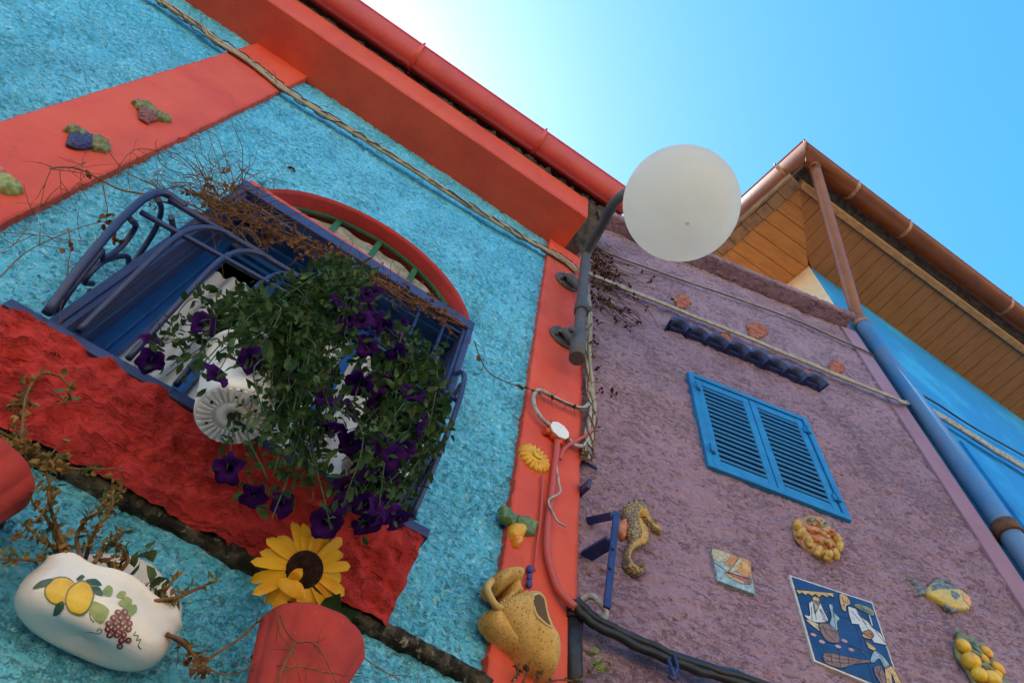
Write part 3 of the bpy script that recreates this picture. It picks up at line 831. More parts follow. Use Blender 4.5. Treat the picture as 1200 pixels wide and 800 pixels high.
# ================================================================== the purple house
PU1 = B.px(1005, 395)[0]
STRIP = .098
ph = thing('purple_house', B.pt(0, 0, 0), 'low mauve stucco house with a blue shuttered window and navy tile canopy', 'house')
PTOP = 5.70; CAPZ = 5.405
FLAT = [(*[B.px(x, y)[i] for i in (0, 2)], r) for x, y, r in ((860, 670, .085), (985, 740, .20), (1000, 790, .19), (955, 725, .15), (958, 630, .09), (1105, 696, .10))]
def dmauve(u, z):
    d_ = dmauve0(u, z)
    for a, c, r in FLAT:
        k = math.hypot(u - a, z - c) / r
        if k < 1.3: d_ = min(d_, .002 + max(0, k - 1) * .04)
    return d_
def dmauve0(u, z):
    s = .0085 * noise.noise(Vector((u * 16 + z * 5, z * 26 - u * 9, 1))) ; return s + stucco(u, z, 7.7, 23, .0055) + .004 * noise.noise(Vector((u * 3, z * 3, 3)))
SH = dict(u0=.449, u1=.977, z0=3.519, z1=4.112)
b = BM()
US = PU1 - STRIP
def hole(u, z): return SH['u0'] + .02 < u < SH['u1'] - .02 and SH['z0'] + .02 < z < SH['z1'] - .02
us = lin(-.02, US + .01, .006); zs = lin(2.3, CAPZ + .02, .0068)
grid = [[b.verts.new(B.pt(u, min(dmauve(u, z), .002) if SH['u0'] - .03 < u < SH['u1'] + .03 and SH['z0'] - .03 < z < SH['z1'] + .03 else dmauve(u, z), z)) for z in zs] for u in us]
for i in range(len(us) - 1):
    for k in range(len(zs) - 1):
        if hole(us[i], zs[k]) and hole(us[i + 1], zs[k + 1]): continue
        f = b.faces.new((grid[i][k], grid[i + 1][k], grid[i + 1][k + 1], grid[i][k + 1])); f.smooth = True
bmesh.ops.delete(b, geom=[v for v in b.verts if not v.link_faces], context='VERTS')
poly(b, [B.pt(-.02, 0, 0), B.pt(US, 0, 0), B.pt(US, 0, 2.3), B.pt(-.02, 0, 2.3)])
poly(b, [B.pt(US, .0, 0), B.pt(PU1, .0, 0), B.pt(PU1, -3.0, 0), B.pt(PU1, -3.0, PTOP), B.pt(PU1, .0, PTOP)])
poly(b, [B.pt(-.1, .0, PTOP), B.pt(PU1, .0, PTOP), B.pt(PU1, -3.0, PTOP), B.pt(-.1, -3.0, PTOP)])
poly(b, [B.pt(-.1, -.01, CAPZ), B.pt(PU1, -.01, CAPZ), B.pt(PU1, -.01, PTOP), B.pt(-.1, -.01, PTOP)])
obj('wall', b, 'mauve', ph)
b = BM()
box(b, B, US, PU1, -.02, .012, 0, CAPZ - .004, .006)
obj('corner_band', b, 'mauve_smooth', ph)
b = BM()                                         # rough overhanging cap of the wall
prev = None
for u in lin(-.1, PU1 - .06, .0095):
    c = []
    pr = [(-.02, CAPZ + .012)] + [(o, CAPZ) for o in lin(0, .088, .011)] + [(.098, CAPZ + .010), (.098, CAPZ + .024), (.08, CAPZ + .036), (-.02, CAPZ + .05)]
    for k, (o, z) in enumerate(pr):
        w = .005 * noise.noise(Vector((u * 40, k * .8, 3))) + .004 * noise.noise(Vector((u * 90, k * 1.8, 5)))
        c.append(b.verts.new(B.pt(u, o + w * .6, z + w)))
    if prev:
        for i in range(len(c) - 1):
            f = b.faces.new((prev[i], prev[i + 1], c[i + 1], c[i])); f.smooth = True
    prev = c
b.faces.new(prev); bmesh.ops.recalc_face_normals(b, faces=b.faces[:])
obj('wall_cap', b, 'mauve', ph)

def ragged(cx, cy, rx, ry, n=22, j=.24, rot=.5):
    return [(cx + (x - cx) * (1 + rnd(-j, j)), cy + (y - cy) * (1 + rnd(-j, j))) for x, y in circ(cx, cy, rx, ry, n, rot)]
for (x, y, rx, ry) in ((800, 352, 10, 8), (887, 386, 12, 10), (850, 396, 9, 7), (980, 429, 9, 8), (949, 440, 10, 7)):
    b = BM()
    relief(b, B, ragged(x, y, rx, ry), .006, .006, .008, bump=.003, bscale=60)
    obj('bare_brick_patch', b, 'brick', ph)

# shuttered window
b = BM()
fr = .024
u0, u1, z0, z1 = SH['u0'], SH['u1'], SH['z0'], SH['z1']
box(b, B, u0, u0 + fr, -.03, .017, z0, z1, .003); box(b, B, u1 - fr, u1, -.03, .017, z0, z1, .003)
box(b, B, u0 + fr, u1 - fr, -.03, .0165, z1 - fr, z1 - .0005, .003); box(b, B, u0 + fr, u1 - fr, -.03, .0165, z0 + .0005, z0 + fr, .003)
sw = obj('window', b, 'shutter', ph)
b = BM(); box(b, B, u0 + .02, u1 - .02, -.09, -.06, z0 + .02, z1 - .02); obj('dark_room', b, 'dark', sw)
um = (u0 + u1) / 2
for (a, c) in ((u0 + fr + .003, um - .002), (um + .002, u1 - fr - .003)):
    b = BM(); st = .030
    za, zb = z0 + fr + .003, z1 - fr - .003
    box(b, B, a, a + st, -.014, .011, za, zb, .003); box(b, B, c - st, c, -.014, .011, za, zb, .003)
    box(b, B, a + st, c - st, -.013, .0105, zb - .034, zb, .003); box(b, B, a + st, c - st, -.013, .0105, za, za + .034, .003)
    sh = obj('shutter', b, 'shutter', sw)
    n = 16
    for k in range(n):
        z = za + .036 + (zb - za - .072) * (k + .5) / n
        s = BM()
        h, d2 = .009, .012
        tl = rnd(-.0012, .0012); p = [(-d2 - .003 + tl, z + h + tl), (d2 - .003, z - h + tl)]
        vs = []
        for u in (a + st - .003, c - st + .003):
            for (o, zz_) in p:
                vs += [s.verts.new(B.pt(u, o, zz_)), s.verts.new(B.pt(u, o + .003, zz_ + .0105))]
        for f in ((0, 1, 3, 2), (4, 6, 7, 5), (0, 2, 6, 4), (1, 5, 7, 3), (0, 4, 5, 1), (2, 3, 7, 6)): s.faces.new([vs[i] for i in f])
        bmesh.ops.recalc_face_normals(s, faces=s.faces[:])
        o_ = obj('slat', s, 'slat', sw)
for u in (u0 + fr, u1 - fr):
    for z in (z0 + .10, z1 - .10):
        b = BM(); tube(b, [B.pt(u, .021, z - .022), B.pt(u, .021, z + .022)], .006, 8, 0); box(b, B, u - .016, u + .016, .010, .0195, z - .016, z + .016, .001)
        obj('hinge', b, 'shutter', sw)

# navy tile canopy above the shutters
b = BM(); cp = B.px(778, 385)[0], B.px(962, 462)[0]
cz = 4.43
box(b, B, cp[0] + .02, cp[1] - .02, -.02, .022, cz + .012, cz + .03, .002)
canopy = obj('tile_canopy', b, 'navy_tile', ph)
nT = 8; w = (cp[1] - cp[0]) / nT
for k in range(nT):
    b = BM(); uc = cp[0] + w * (k + .5)
    rows = []
    for (o, z, r) in ((-.01, cz + .010, w * .47), (.062, cz - .012, w * .53)):
        row = []
        for rr in (r, r - .010):
            for i in range(13):
                a = PI * i / 12
                row.append(b.verts.new(B.pt(uc + math.cos(a) * rr, o + .004 * math.sin(k * 5), z + math.sin(a) * rr * 1.15)))
        rows.append(row)
    for i in range(12):
        f = b.faces.new((rows[0][i], rows[0][i + 1], rows[1][i + 1], rows[1][i])); f.smooth = True
        f = b.faces.new((rows[0][13 + i], rows[1][13 + i], rows[1][14 + i], rows[0][14 + i])); f.smooth = True
        b.faces.new((rows[1][i], rows[1][i + 1], rows[1][14 + i], rows[1][13 + i]))
    for i in (0, 12): b.faces.new((rows[0][i], rows[1][i], rows[1][13 + i], rows[0][13 + i]))
    bmesh.ops.recalc_face_normals(b, faces=b.faces[:])
    obj('roof_tile', b, 'navy_tile', canopy)

# ================================================================== the third house, with boarded eaves
q = ray(948, 312); q = q * (Y3 / q.y)
X3, SZ = q.x, q.z + EYE
SV = Vector((-.134, .991, 0)).normalized()       # its flank runs back at a slight skew
K3 = Vector((X3, Y3, 0))
h3 = thing('bright_blue_house', (X3, Y3, 0), 'taller bright blue house with pine boarded eaves and brown gutter', 'house')
def at3(p, z): return Vector((p.x, p.y, z))
XR = 9.0
b = BM()
poly(b, [Vector((X3, Y3, 0)), Vector((XR, Y3, 0)), Vector((XR, Y3, SZ + .02)), Vector((X3, Y3, SZ + .02))])
poly(b, [Vector((XR, Y3, 0)), Vector((XR, Y3 + 5, 0)), Vector((XR, Y3 + 5, SZ + .02)), Vector((XR, Y3, SZ + .02))])
# mouldings that run down beside the pipe
obj('front_wall', b, 'blue3', h3)
b = BM()
k2 = K3 + SV * 5
poly(b, [at3(K3, 0), at3(K3, SZ + .02), at3(k2, SZ + .02), at3(k2, 0)])
obj('flank_wall', b, 'cream', h3)
b = BM(); box(b, C3, X3 + .012, X3 + .055, -.01, .022, 0, SZ - .75, .008); box(b, C3, X3 + .055, X3 + .10, -.01, .012, 0, SZ - .8, .006)
obj('corner_moulding', b, 'blue3', h3)
b = BM()
sb = []
q0_ = C3.px(1112, 505, .0); 
box(b, C3, q0_[0] + .03, q0_[0] + .30, -.02, .02, 0.5, q0_[2] - .05, .03)
obj('plaster_panel', b, 'blue3', h3)

# eaves: corner points
FO = level(946.5, 228, SZ); YF = FO.y            # front edge of the boards
LE = level(847, 300, SZ)
def lineX(p, y): return p.x + SV.x / SV.y * (y - p.y)
LC = Vector((lineX(LE, YF), YF, SZ))             # outer corner of the boards
b = BM(); gap = .004; pw = .098
x = LC.x
while x < XR:                                    # front boards run out from the wall, mitred at the corner
    xa, xb = x + gap, min(x + pw, XR)
    def ymit(xx):
        t = (xx - LC.x) / (X3 - LC.x)
        return min(Y3 + .01, YF + (Y3 - YF) * t) if t < 1 else Y3 + .01
    ya, yb = ymit(xa), ymit(xb)
    pts = [(xa, YF), (xb, YF), (xb, yb), (xa, ya)]
    lo = [b.verts.new(Vector((px_, py_, SZ))) for px_, py_ in pts]; hi = [b.verts.new(Vector((px_, py_, SZ + .02))) for px_, py_ in pts]
    b.faces.new(lo)
    for i in range(4): b.faces.new((lo[i], lo[(i + 1) % 4], hi[(i + 1) % 4], hi[i]))
    x += pw
poly(b, [Vector((LC.x, YF, SZ + .021)), Vector((XR, YF, SZ + .021)), Vector((XR, Y3, SZ + .021)), Vector((X3, Y3, SZ + .021))])
bmesh.ops.recalc_face_normals(b, faces=b.faces[:])
obj('front_soffit', b, 'pine_front', h3)
b = BM(); t = 0.0; Ltot = 4.5
wv = K3 - LC; 
while t < Ltot:                                  # flank boards run parallel to the front
    ta, tb = t + gap, t + pw
    def lpt(tt): return Vector((LC.x, LC.y, 0)) + SV * tt
    def rpt(tt):
        # inner end: mitre line from LC to K3, then the flank wall
        yk = (Vector((LC.x, LC.y, 0)) + SV * tt).y
        if yk < Y3: f_ = (yk - YF) / (Y3 - YF); return Vector((LC.x + (X3 - LC.x) * f_, yk, 0))
        return Vector((X3 + SV.x / SV.y * (yk - Y3) + .01, yk, 0))
    pts = [lpt(ta), rpt(ta), rpt(tb), lpt(tb)]
    lo = [b.verts.new(at3(p, SZ + .001)) for p in pts]; hi = [b.verts.new(at3(p, SZ + .02)) for p in pts]
    b.faces.new(lo)
    for i in range(4): b.faces.new((lo[i], lo[(i + 1) % 4], hi[(i + 1) % 4], hi[i]))
    t += pw
e1 = Vector((LC.x, LC.y, 0)) + SV * Ltot; e2 = K3 + SV * (Ltot - .2)
poly(b, [at3(LC, SZ + .022), at3(K3, SZ + .022), at3(e2, SZ + .022), at3(e1, SZ + .022)])
bmesh.ops.recalc_face_normals(b, faces=b.faces[:])
obj('flank_soffit', b, 'pine_side', h3)
# fascia strips below the boards' edges
b = BM()
box(b, C3, LC.x + .0, XR, Y3 - YF + .004, Y3 - YF + .048, SZ - .018, SZ + .10, .003)
obj('fascia', b, 'board_edge', h3)
SL = Frame((LC.x, LC.y, 0), math.atan2(-SV.y, -SV.x))       # flank eave frame: u runs towards the street, o outwards
if SL.n.x > 0: raise RuntimeError('flank frame')
b = BM(); t = 0
while t < Ltot:
    L2 = rnd(.085, .13); box(b, SL, -t - L2 + .004, -t if t else .02, .006, .092 + rnd(-.004, .004), SZ - .012 + rnd(-.003, .003), SZ + .02, .003); t += L2
box(b, SL, -Ltot, .02, .100, .120, SZ - .02, SZ + .12, .003)
obj('fascia', b, 'board', h3, label='wide weathered board along the flank eave')
# roof over it
GZ3, GR3 = SZ + .10, .066
yG = level(940, 163, GZ3).y + GR3                # centre line of the front gutter
xo = level(870, 230, GZ3); 
GL = Vector((lineX(xo, yG) + GR3, yG, GZ3))      # gutter corner (centre lines)
b = BM()
r0 = Vector((GL.x + .02, yG + .02, GZ3 + .035)); 
rr = Vector((XR, yG + .02, GZ3 + .035)); up3 = 1.4
rb = r0 + SV * 5
ridge = Vector((r0.x + 2.6, r0.y + 2.6, GZ3 + up3)); ridge2 = Vector((XR, r0.y + 2.6, GZ3 + up3))
poly(b, [r0, rr, ridge2, ridge]); poly(b, [r0, ridge, rb])
bmesh.ops.solidify(b, geom=b.faces[:], thickness=.03)
poly(b, [Vector((LC.x - .115, YF - .055, SZ + .11)), Vector((XR, YF - .055, SZ + .11)), Vector((XR, yG - .0, GZ3 + .034)), Vector((GL.x, yG, GZ3 + .034))])
obj('roof', b, 'debris', h3)
b = BM()
gutter_mesh(b, GL, Vector((XR, yG, GZ3)), GR3, mitre0=-1)
gutter_mesh(b, GL + SV * Ltot, GL, GR3, mitre1=1)
g3 = obj('gutter', b, 'gutter_brown', h3)
def strap(p, d, r):
    b = BM(); s = d.cross(Vector((0, 0, 1))).normalized(); pts = [p + s * math.cos(a) * (r + .004) + Vector((0, 0, 1)) * math.sin(a) * (r + .004) for a in lin(PI * .97, 2.03 * PI, PI / 16)]
    for i in range(16): poly(b, [pts[i] - d * .013, pts[i + 1] - d * .013, pts[i + 1] + d * .013, pts[i] + d * .013])
    tube(b, [pts[-1], pts[-1] + Vector((0, 0, .03))], .007, 6, 0)
    tube(b, [pts[0], pts[0] + Vector((0, 0, .03))], .007, 6, 0)
    bmesh.ops.remove_doubles(b, verts=b.verts[:], dist=.0005)
    obj('gutter_bracket', b, 'bracket_pale', g3)
for (px_, py_) in ((1000, 225), (1064, 268), (1186, 356)):
    L_ = level(px_, py_, GZ3 - GR3 * .7); strap(Vector((L_.x, yG, GZ3)), Vector((1, 0, 0)), GR3)
for tt in (.17, .62, 1.1): strap(GL + SV * tt, SV, GR3)

# downpipe: a brown slanting piece from the gutter corner, then a blue-grey pipe down the wall
PO = .068; PR = .0365
ptop = C3.at(1005, 372, PO)
out = GL + Vector((.10, .02, -.02))
b = BM()
dirp = (ptop - out).normalized()
tube(b, [out + Vector((0, 0, .0)), out + Vector((0, 0, -.05)), out + dirp * .12 + Vector((0, 0, -.03)), ptop - dirp * .10 + Vector((0, 0, .0)), ptop + Vector((0, 0, -.02)), ptop + Vector((0, 0, -.12))], PR, 20, 6)
dp = obj('downpipe', b, 'gutter_brown', h3)
b = BM(); xx = ptop.x
zc = C3.px(1160, 608, PO)[2]
tube(b, [Vector((xx, ptop.y, ptop.z - .06)), Vector((xx, ptop.y, .15))], PR + .004, 24, 0)
obj('lower_pipe', b, 'pipe_blue', dp)
b = BM()
tube(b, [Vector((xx, ptop.y, zc + .03)), Vector((xx, ptop.y, zc - .03))], PR + .012, 24, 0)
box(b, C3, xx - .012, xx + .012, -.01, PO - PR, zc - .014, zc + .014)
obj('collar', b, 'rust', dp)
b = BM(); zc2 = ptop.z - .09
tube(b, [Vector((xx, ptop.y, zc2 + .02)), Vector((xx, ptop.y, zc2 - .02))], PR + .008, 24, 0)
obj('collar', b, 'bracket_pale', dp)

# ================================================================== globe lamp on its gooseneck
GC = Vector((.735, .479, 2.51 + EYE)); gd = ray(798, 239).normalized(); GC = gd * 2.64 + Vector((0, 0, EYE)); GRAD = .2005
p0 = A.at(677, 404, .10)
lamp = thing('street_lamp', p0, 'white globe lamp hanging from a grey gooseneck pipe bolted to the red pilaster', 'street lamp')
b = BM()
blob(b, GC, GRAD, 64, (1, 1, .985))
obj('globe', b, 'globe', lamp)
b = BM(); tube(b, [GC + Vector((0, 0, -GRAD * .985 + .004)), GC + Vector((0, 0, -GRAD * .985 - .004))], .006, 12, 0)
obj('drain_plug', b, 'white_pot', lamp)
b = BM()
path = [p0, A.at(680.5, 370, .10), A.at(683.5, 330, .10), A.at(686.5, 302, .125), A.at(693, 284, .19), A.at(706, 263, .29), A.at(724, 233, .43)]
end = GC + Vector((0, 0, GRAD + .16))
path += [path[-1].lerp(end, .55) + Vector((0, 0, .03)), end + Vector((0, 0, -.01)), GC + Vector((0, 0, GRAD + .02))]
tube(b, path, .0205, 18, 6)
obj('gooseneck', b, 'pole', lamp)
b = BM(); tube(b, [GC + Vector((0, 0, GRAD - .02)), GC + Vector((0, 0, GRAD + .045))], .06, 24, 0); obj('lamp_holder', b, 'pole', lamp)
b = BM()
pc = A.at(676, 413, .10)
tube(b, [A.at(676, 420, .10), A.at(678.5, 392, .10)], .027, 18, 0); obj('lower_socket', b, 'pole', lamp)
b = BM(); tube(b, [A.at(681.2, 366, .10), A.at(682, 358, .10)], .028, 18, 0); obj('collar', b, 'pole', lamp)
for q in ((690, 362, .11), (670, 386, .12)):
    b = BM(); blob(b, A.at(*q), .0135, 8); obj('clamp_bolt', b, 'pole', lamp)
for (x, y, tx, ty) in ((659, 396, 675, 402), (664, 331, 682, 340)):
    b = BM(); c = A.at(x, y, .02); u, o, z = A.px(x, y, .025)
    for o0, r0, o1, r1 in ((PT - .004, .056, PT + .012, .056),):
        tube(b, [A.pt(u, o0, z), A.pt(u, o1, z)], r0, 26, 0)
    tube(b, [A.pt(u, PT + .012, z), A.pt(u, PT + .03, z), A.at(tx, ty, .09)], [.040, .020, .017], 16, 2)
    for k in range(4):
        a = k * PI / 2 + .6; tube(b, [A.pt(u + .042 * math.cos(a), PT + .010, z + .042 * math.sin(a)), A.pt(u + .042 * math.cos(a), PT + .021, z + .042 * math.sin(a))], .007, 6, 0)
    obj('wall_flange', b, 'pole', lamp)

# ================================================================== cables
def bundle(name, pts, label, strands, spread, twist=0.0, cat='cables'):
    """strands = list of (radius, material); each cable its own part wandering about the common path."""
    root = thing(name, pts[0], label, cat)
    P = spline(pts, 10)
    for k, (r, mm) in enumerate(strands):
        a0 = k * 2 * PI / len(strands); L = []
        for i, p in enumerate(P):
            a = a0 + twist * i + .8 * noise.noise(Vector((i * .13, k * 5.1, 2)))
            t = (P[min(i + 1, len(P) - 1)] - P[max(i - 1, 0)]).normalized(); s = t.cross(A.n).normalized(); w = s.cross(t)
            q = spread * (1 + .5 * noise.noise(Vector((i * .21, k * 3.3, 7))))
            L.append(p + s * math.cos(a) * q + w * math.sin(a) * q * .5)
        b = BM(); tube(b, L, r, 7, 0); obj('cable', b, mm, root)
    return root
pts = [A.pt(-2.6, .030, 4.345)] + [A.at(x, y, .034) for x, y in ((186, 0), (250, 45), (300, 78), (335, 106), (400, 146), (450, 177), (520, 222), (590, 265), (640, 293), (662, 306), (676, 318))]
bundle('cable_bundle', pts, 'beige cables tied with dry vine stems running along the blue wall under the red cornice', [(.0075, 'cable'), (.0065, 'cable'), (.008, 'cable'), (.006, 'cable_grey')], .011)
b = BM()
P = spline(pts[1:], 12)
for s in range(3):
    L = [p + A.n * (.012 * math.sin(i * .5 + s * 2)) + Vector((0, 0, .016 * math.cos(i * .43 + s * 2.1))) + rvec(.004) for i, p in enumerate(P)]
    tube(b, L, .0026, 5, 1)
for k in range(46):
    p = random.choice(P) + rvec(.006)
    twig(b, p, A.t * rnd(-1, 1) + Vector((0, 0, rnd(-1, 1))) + A.n * rnd(0, .5), rnd(.03, .10), .0014, .5)
vine1 = tag(obj('dry_vine', b, 'vine'), 'brown leafless vine twisted round the beige cables under the red cornice', 'vine')
pts = [B.at(x, y, .03) for x, y in ((676, 313), (690, 320), (740, 341), (800, 365), (870, 393), (930, 418), (990, 443), (1040, 463))] + [B.at(1056, 470, .045)]
pts.append(C3.at(1068, 473, .03)); pts.append(C3.at(1076, 477, .03))
bundle('cable_bundle', pts, 'pair of beige cables crossing the mauve wall just above the navy tile canopy', [(.0066, 'cable'), (.006, 'cable_grey')], .008)
pts = [B.at(x, y, .022) for x, y in ((700, 290), (724, 301), (800, 328), (870, 352), (930, 374), (980, 396), (1008, 408), (1024, 417))]
bundle('cable_bundle', pts, 'thin brown cable crossing the mauve wall high up below its cap', [(.0042, 'vine'), (.003, 'cable_grey')], .004)
pts = [B.at(x, y, .030) for x, y in ((684, 322), (688, 345), (690, 380), (688, 410), (691, 450), (694, 480), (691, 505), (688, 530), (686, 538))]
bundle('cable_bundle', pts, 'upright bundle of straw coloured cables in the corner between red pilaster and mauve wall', [(.0075, 'cable'), (.007, 'cable'), (.006, 'cable_grey'), (.0055, 'cable')], .010, .07)
b = BM(); P = spline(pts, 10)
for s in range(3):
    tube(b, [p + B.n * (.016 * math.sin(i * .33 + s * 2)) + B.t * (.018 * math.cos(i * .37 + s * 2.3)) + rvec(.003) for i, p in enumerate(P)], .0024, 5, 1)
for k in range(26): twig(b, random.choice(P), rvec() + B.n * .5, rnd(.02, .09), .0013, .6)
for k in range(16): crumple(b, random.choice(P) + B.n * .02 + rvec(.015), rnd(.012, .022))
tag(obj('dry_vine', b, 'vine'), 'withered vine wound round the upright cables beside the red pilaster', 'vine')
pts = [C3.at(1084, 477, .03), C3.at(1094, 483, .035), C3.at(1118, 497, .035), C3.at(1160, 524, .035), C3.at(1200, 548, .035), C3.at(1290, 605, .035)]
bundle('cable_bundle', pts, 'grey cables sagging across the bright blue wall behind the downpipe', [(.012, 'cable_grey'), (.011, 'cable_grey'), (.010, 'cable'), (.009, 'cable_dark')], .013)
pts = [C3.at(x, y, .022) for x, y in ((1062, 446), (1075, 459), (1100, 474), (1140, 500), (1200, 534), (1290, 586))]
tag(obj('cable', (lambda bb: (tube(bb, pts, .0055, 6, 6), bb)[1])(BM()), 'cable_dark'), 'single thin black cable on the bright blue wall just above the grey cables', 'cable')
pts = [B.at(x, y, .045) for x, y in ((673, 704), (683, 714), (700, 728), (740, 748), (790, 770), (840, 786), (890, 802), (960, 830))]
bundle('cable_bundle', pts, 'thick black and navy cables across the foot of the mauve wall', [(.011, 'cable_dark'), (.009, 'cable_dark'), (.006, 'cable_blue'), (.0075, 'cable_dark')], .012)
b = BM()
tube(b, [B.at(783, 772, .06), B.at(787, 783, .065), B.at(790, 795, .06), B.at(784, 792, .062)], .0045, 6, 4); tube(b, [B.at(790, 768, .06), B.at(794, 782, .062), B.at(789, 790, .06)], .004, 6, 4)
tag(obj('cable_tie', b, 'cable_blue'), 'navy cord knotted round the black cables near the bottom edge', 'cord')
b = BM(); tube(b, [B.at(672, 722, .02), B.at(672, 760, .02), B.at(673, 830, .02)], .019, 12, 0); tube(b, [B.at(672, 716, .02), B.at(672, 728, .02)], .023, 12, 0)
tag(obj('conduit_pipe', b, 'cable_dark'), 'short black conduit pipe standing in the corner beside the clay jug', 'pipe')
b = BM(); tube(b, [B.at(680, 704, .03), B.at(692, 698, .05), B.at(702, 705, .06), B.at(710, 718, .05), B.at(705, 727, .05)], .0075, 8, 6)
tag(obj('cable', b, 'cable_grey'), 'grey cable loop above the thick black cables below the navy bracket', 'cable')

# conduits and the round junction box on the red pilaster
jb = thing('junction_box', A.at(657, 502, PT), 'round junction box with white lid on the red pilaster', 'junction box')
ju, jo, jz = A.px(656, 504, .05)
b = BM(); tube(b, [A.pt(ju, PT - .004, jz), A.pt(ju, .046, jz)], .031, 20, 0)
for a in (.4, 2.0, 3.6, 5.0): tube(b, [A.pt(ju + .028 * math.cos(a), .034, jz + .028 * math.sin(a)), A.pt(ju + .046 * math.cos(a), .034, jz + .046 * math.sin(a))], .011, 10, 0)
obj('box_body', b, 'red_paint', jb)
b = BM(); tube(b, [A.pt(ju, .0455, jz), A.pt(ju, .052, jz)], .0325, 9, 0); obj('lid', b, 'white_paint', jb)
def cord(name, pts, r, mm, label, cat='cable', fr=A):
    b = BM(); tube(b, pts, r, 8, 6); return tag(obj(name, b, mm), label, cat)
cord('conduit', [A.at(653, 514, .034), A.at(652, 530, .034), A.at(650, 548, .032), A.at(645, 590, .032), A.at(641, 625, .034), A.at(642, 652, .035), A.at(652, 686, .036), A.at(662, 700, .04), A.at(674, 711, .05)], .0095, 'cable_red', 'red painted conduit running from the junction box down to the black cables', 'pipe')
cord('cable', [A.at(652, 545, .038), A.at(655, 566, .042), A.at(656, 577, .044), A.at(643, 586, .044), A.at(648, 601, .046), A.at(653, 610, .046), A.at(663, 617, .05)], .0030, 'cable_grey', 'bent pale wire end hanging on the red pilaster below the junction box')
cord('cable', [A.at(636, 556, .03), A.at(634, 600, .03), A.at(629, 640, .03), A.at(626, 668, .03)], .0032, 'cable_red', 'thin red wire hanging straight down beside the yellow daisy plaque')
cord('cable', [A.at(647, 500, .04), A.at(635, 490, .045), A.at(626, 475, .045), A.at(626, 462, .045), A.at(632, 457, .045), A.at(645, 463, .045), A.at(664, 473, .045), A.at(682, 478, .045), A.at(690, 473, .04)], .0065, 'cable_grey', 'pale cable looping over the junction box to the upright bundle')
cord('cable', [A.at(656, 538, .036), A.at(662, 525, .042), A.at(676, 516, .044), A.at(690, 508, .04), A.at(694, 500, .035)], .0048, 'cable_red', 'reddish cable curving from the conduit to the upright bundle, below the lid')
cord('cable', [A.at(667, 514, .035), A.at(673, 521, .04), A.at(684, 522, .04), A.at(690, 512, .04)], .006, 'cable_grey', 'short pale cable sagging between junction box and upright bundle')
b = BM()
L = [A.at(x, y, .05) for x, y in ((556, 400), (563, 420), (575, 438), (600, 450), (626, 457), (650, 466), (675, 477), (688, 478))]
tube(b, L, .0018, 5, 6)
for k in range(16):
    p = along(L, rnd(.15, .98)); twig(b, p, rvec() + Vector((0, 0, -.3)), rnd(.02, .06), .001, .6)
for t in (.16, .48, .52, .6, .72, .88): 
    for q in range(3): crumple(b, along(L, t) + rvec(.006), rnd(.012, .020))
tag(obj('dry_vine', b, 'vine'), 'thin wiry vine with dark withered leaves crossing from blue wall to red pilaster', 'vine')

# ================================================================== ceramic plaques on the left red pilaster
def plaque(label, leaves, grapes, gm, gcount, seed, lm='leafdry', top=None):
    random.seed(seed)
    allp = [p for l in leaves for p in l]
    cx, cy = sum(p[0] for p in allp) / len(allp), sum(p[1] for p in allp) / len(allp)
    root = thing('grape_plaque', A.at(cx, cy, PT), label, 'plaque', 'fruit plaques on the left red pilaster')
    for l in leaves:
        b = BM(); l2_ = [(l[i][0] + (l[(i + 1) % len(l)][0] - l[i][0]) * t + rnd(-1.1, 1.1), l[i][1] + (l[(i + 1) % len(l)][1] - l[i][1]) * t + rnd(-1.1, 1.1)) for i in range(len(l)) for t in (0, .33, .66)]
        relief(b, A, l2_, PT, .020, .0028, bump=.011, bscale=95); obj('leaf', b, lm, root)
    if grapes:
        b = BM()
        V, F, P, dist = fill2d(grapes, 2.6, .3)
        for v in V:
            q = A.at(v.x, v.y, PT + .007 + min(dist(v), 5) * .0016); blob(b, q, rnd(.0058, .0085), 7)
        obj('grapes', b, gm, root)
    if top:
        b = BM(); relief(b, A, top, PT, .016, .004); obj('flower', b, 'coral', root)
plaque('ceramic plaque of dark blue grapes with olive leaves on left red pilaster', [[(75, 149), (81, 146), (87, 145), (96, 150), (107, 156), (109, 161), (98, 159), (86, 156)], [(106, 156), (118, 158), (128, 163), (132, 172), (126, 176), (112, 174), (105, 168)]], [(88, 156), (108, 160), (107, 172), (90, 173), (81, 170), (82, 162)], 'grapeblue', 30, 1)
plaque('ceramic plaque of dusty rose grapes, highest on the left red pilaster', [[(154, 117), (161, 115), (180, 124), (190, 130), (183, 137), (165, 127)], [(184, 129), (195, 133), (202, 137), (201, 141), (190, 140), (182, 137)]], [(164, 128), (180, 128), (187, 137), (172, 143), (165, 139)], 'graperose', 26, 2, 'leafdry')
plaque('pale green leaf plaque at the left edge of the photo on red pilaster', [[(-9, 205), (-2, 202), (8, 203), (18, 209), (27, 217), (28, 221), (17, 225), (0, 222), (-8, 218)]], None, None, 0, 3, 'leafpale', [(-6, 196), (2, 196), (8, 201), (5, 206), (-4, 206)])

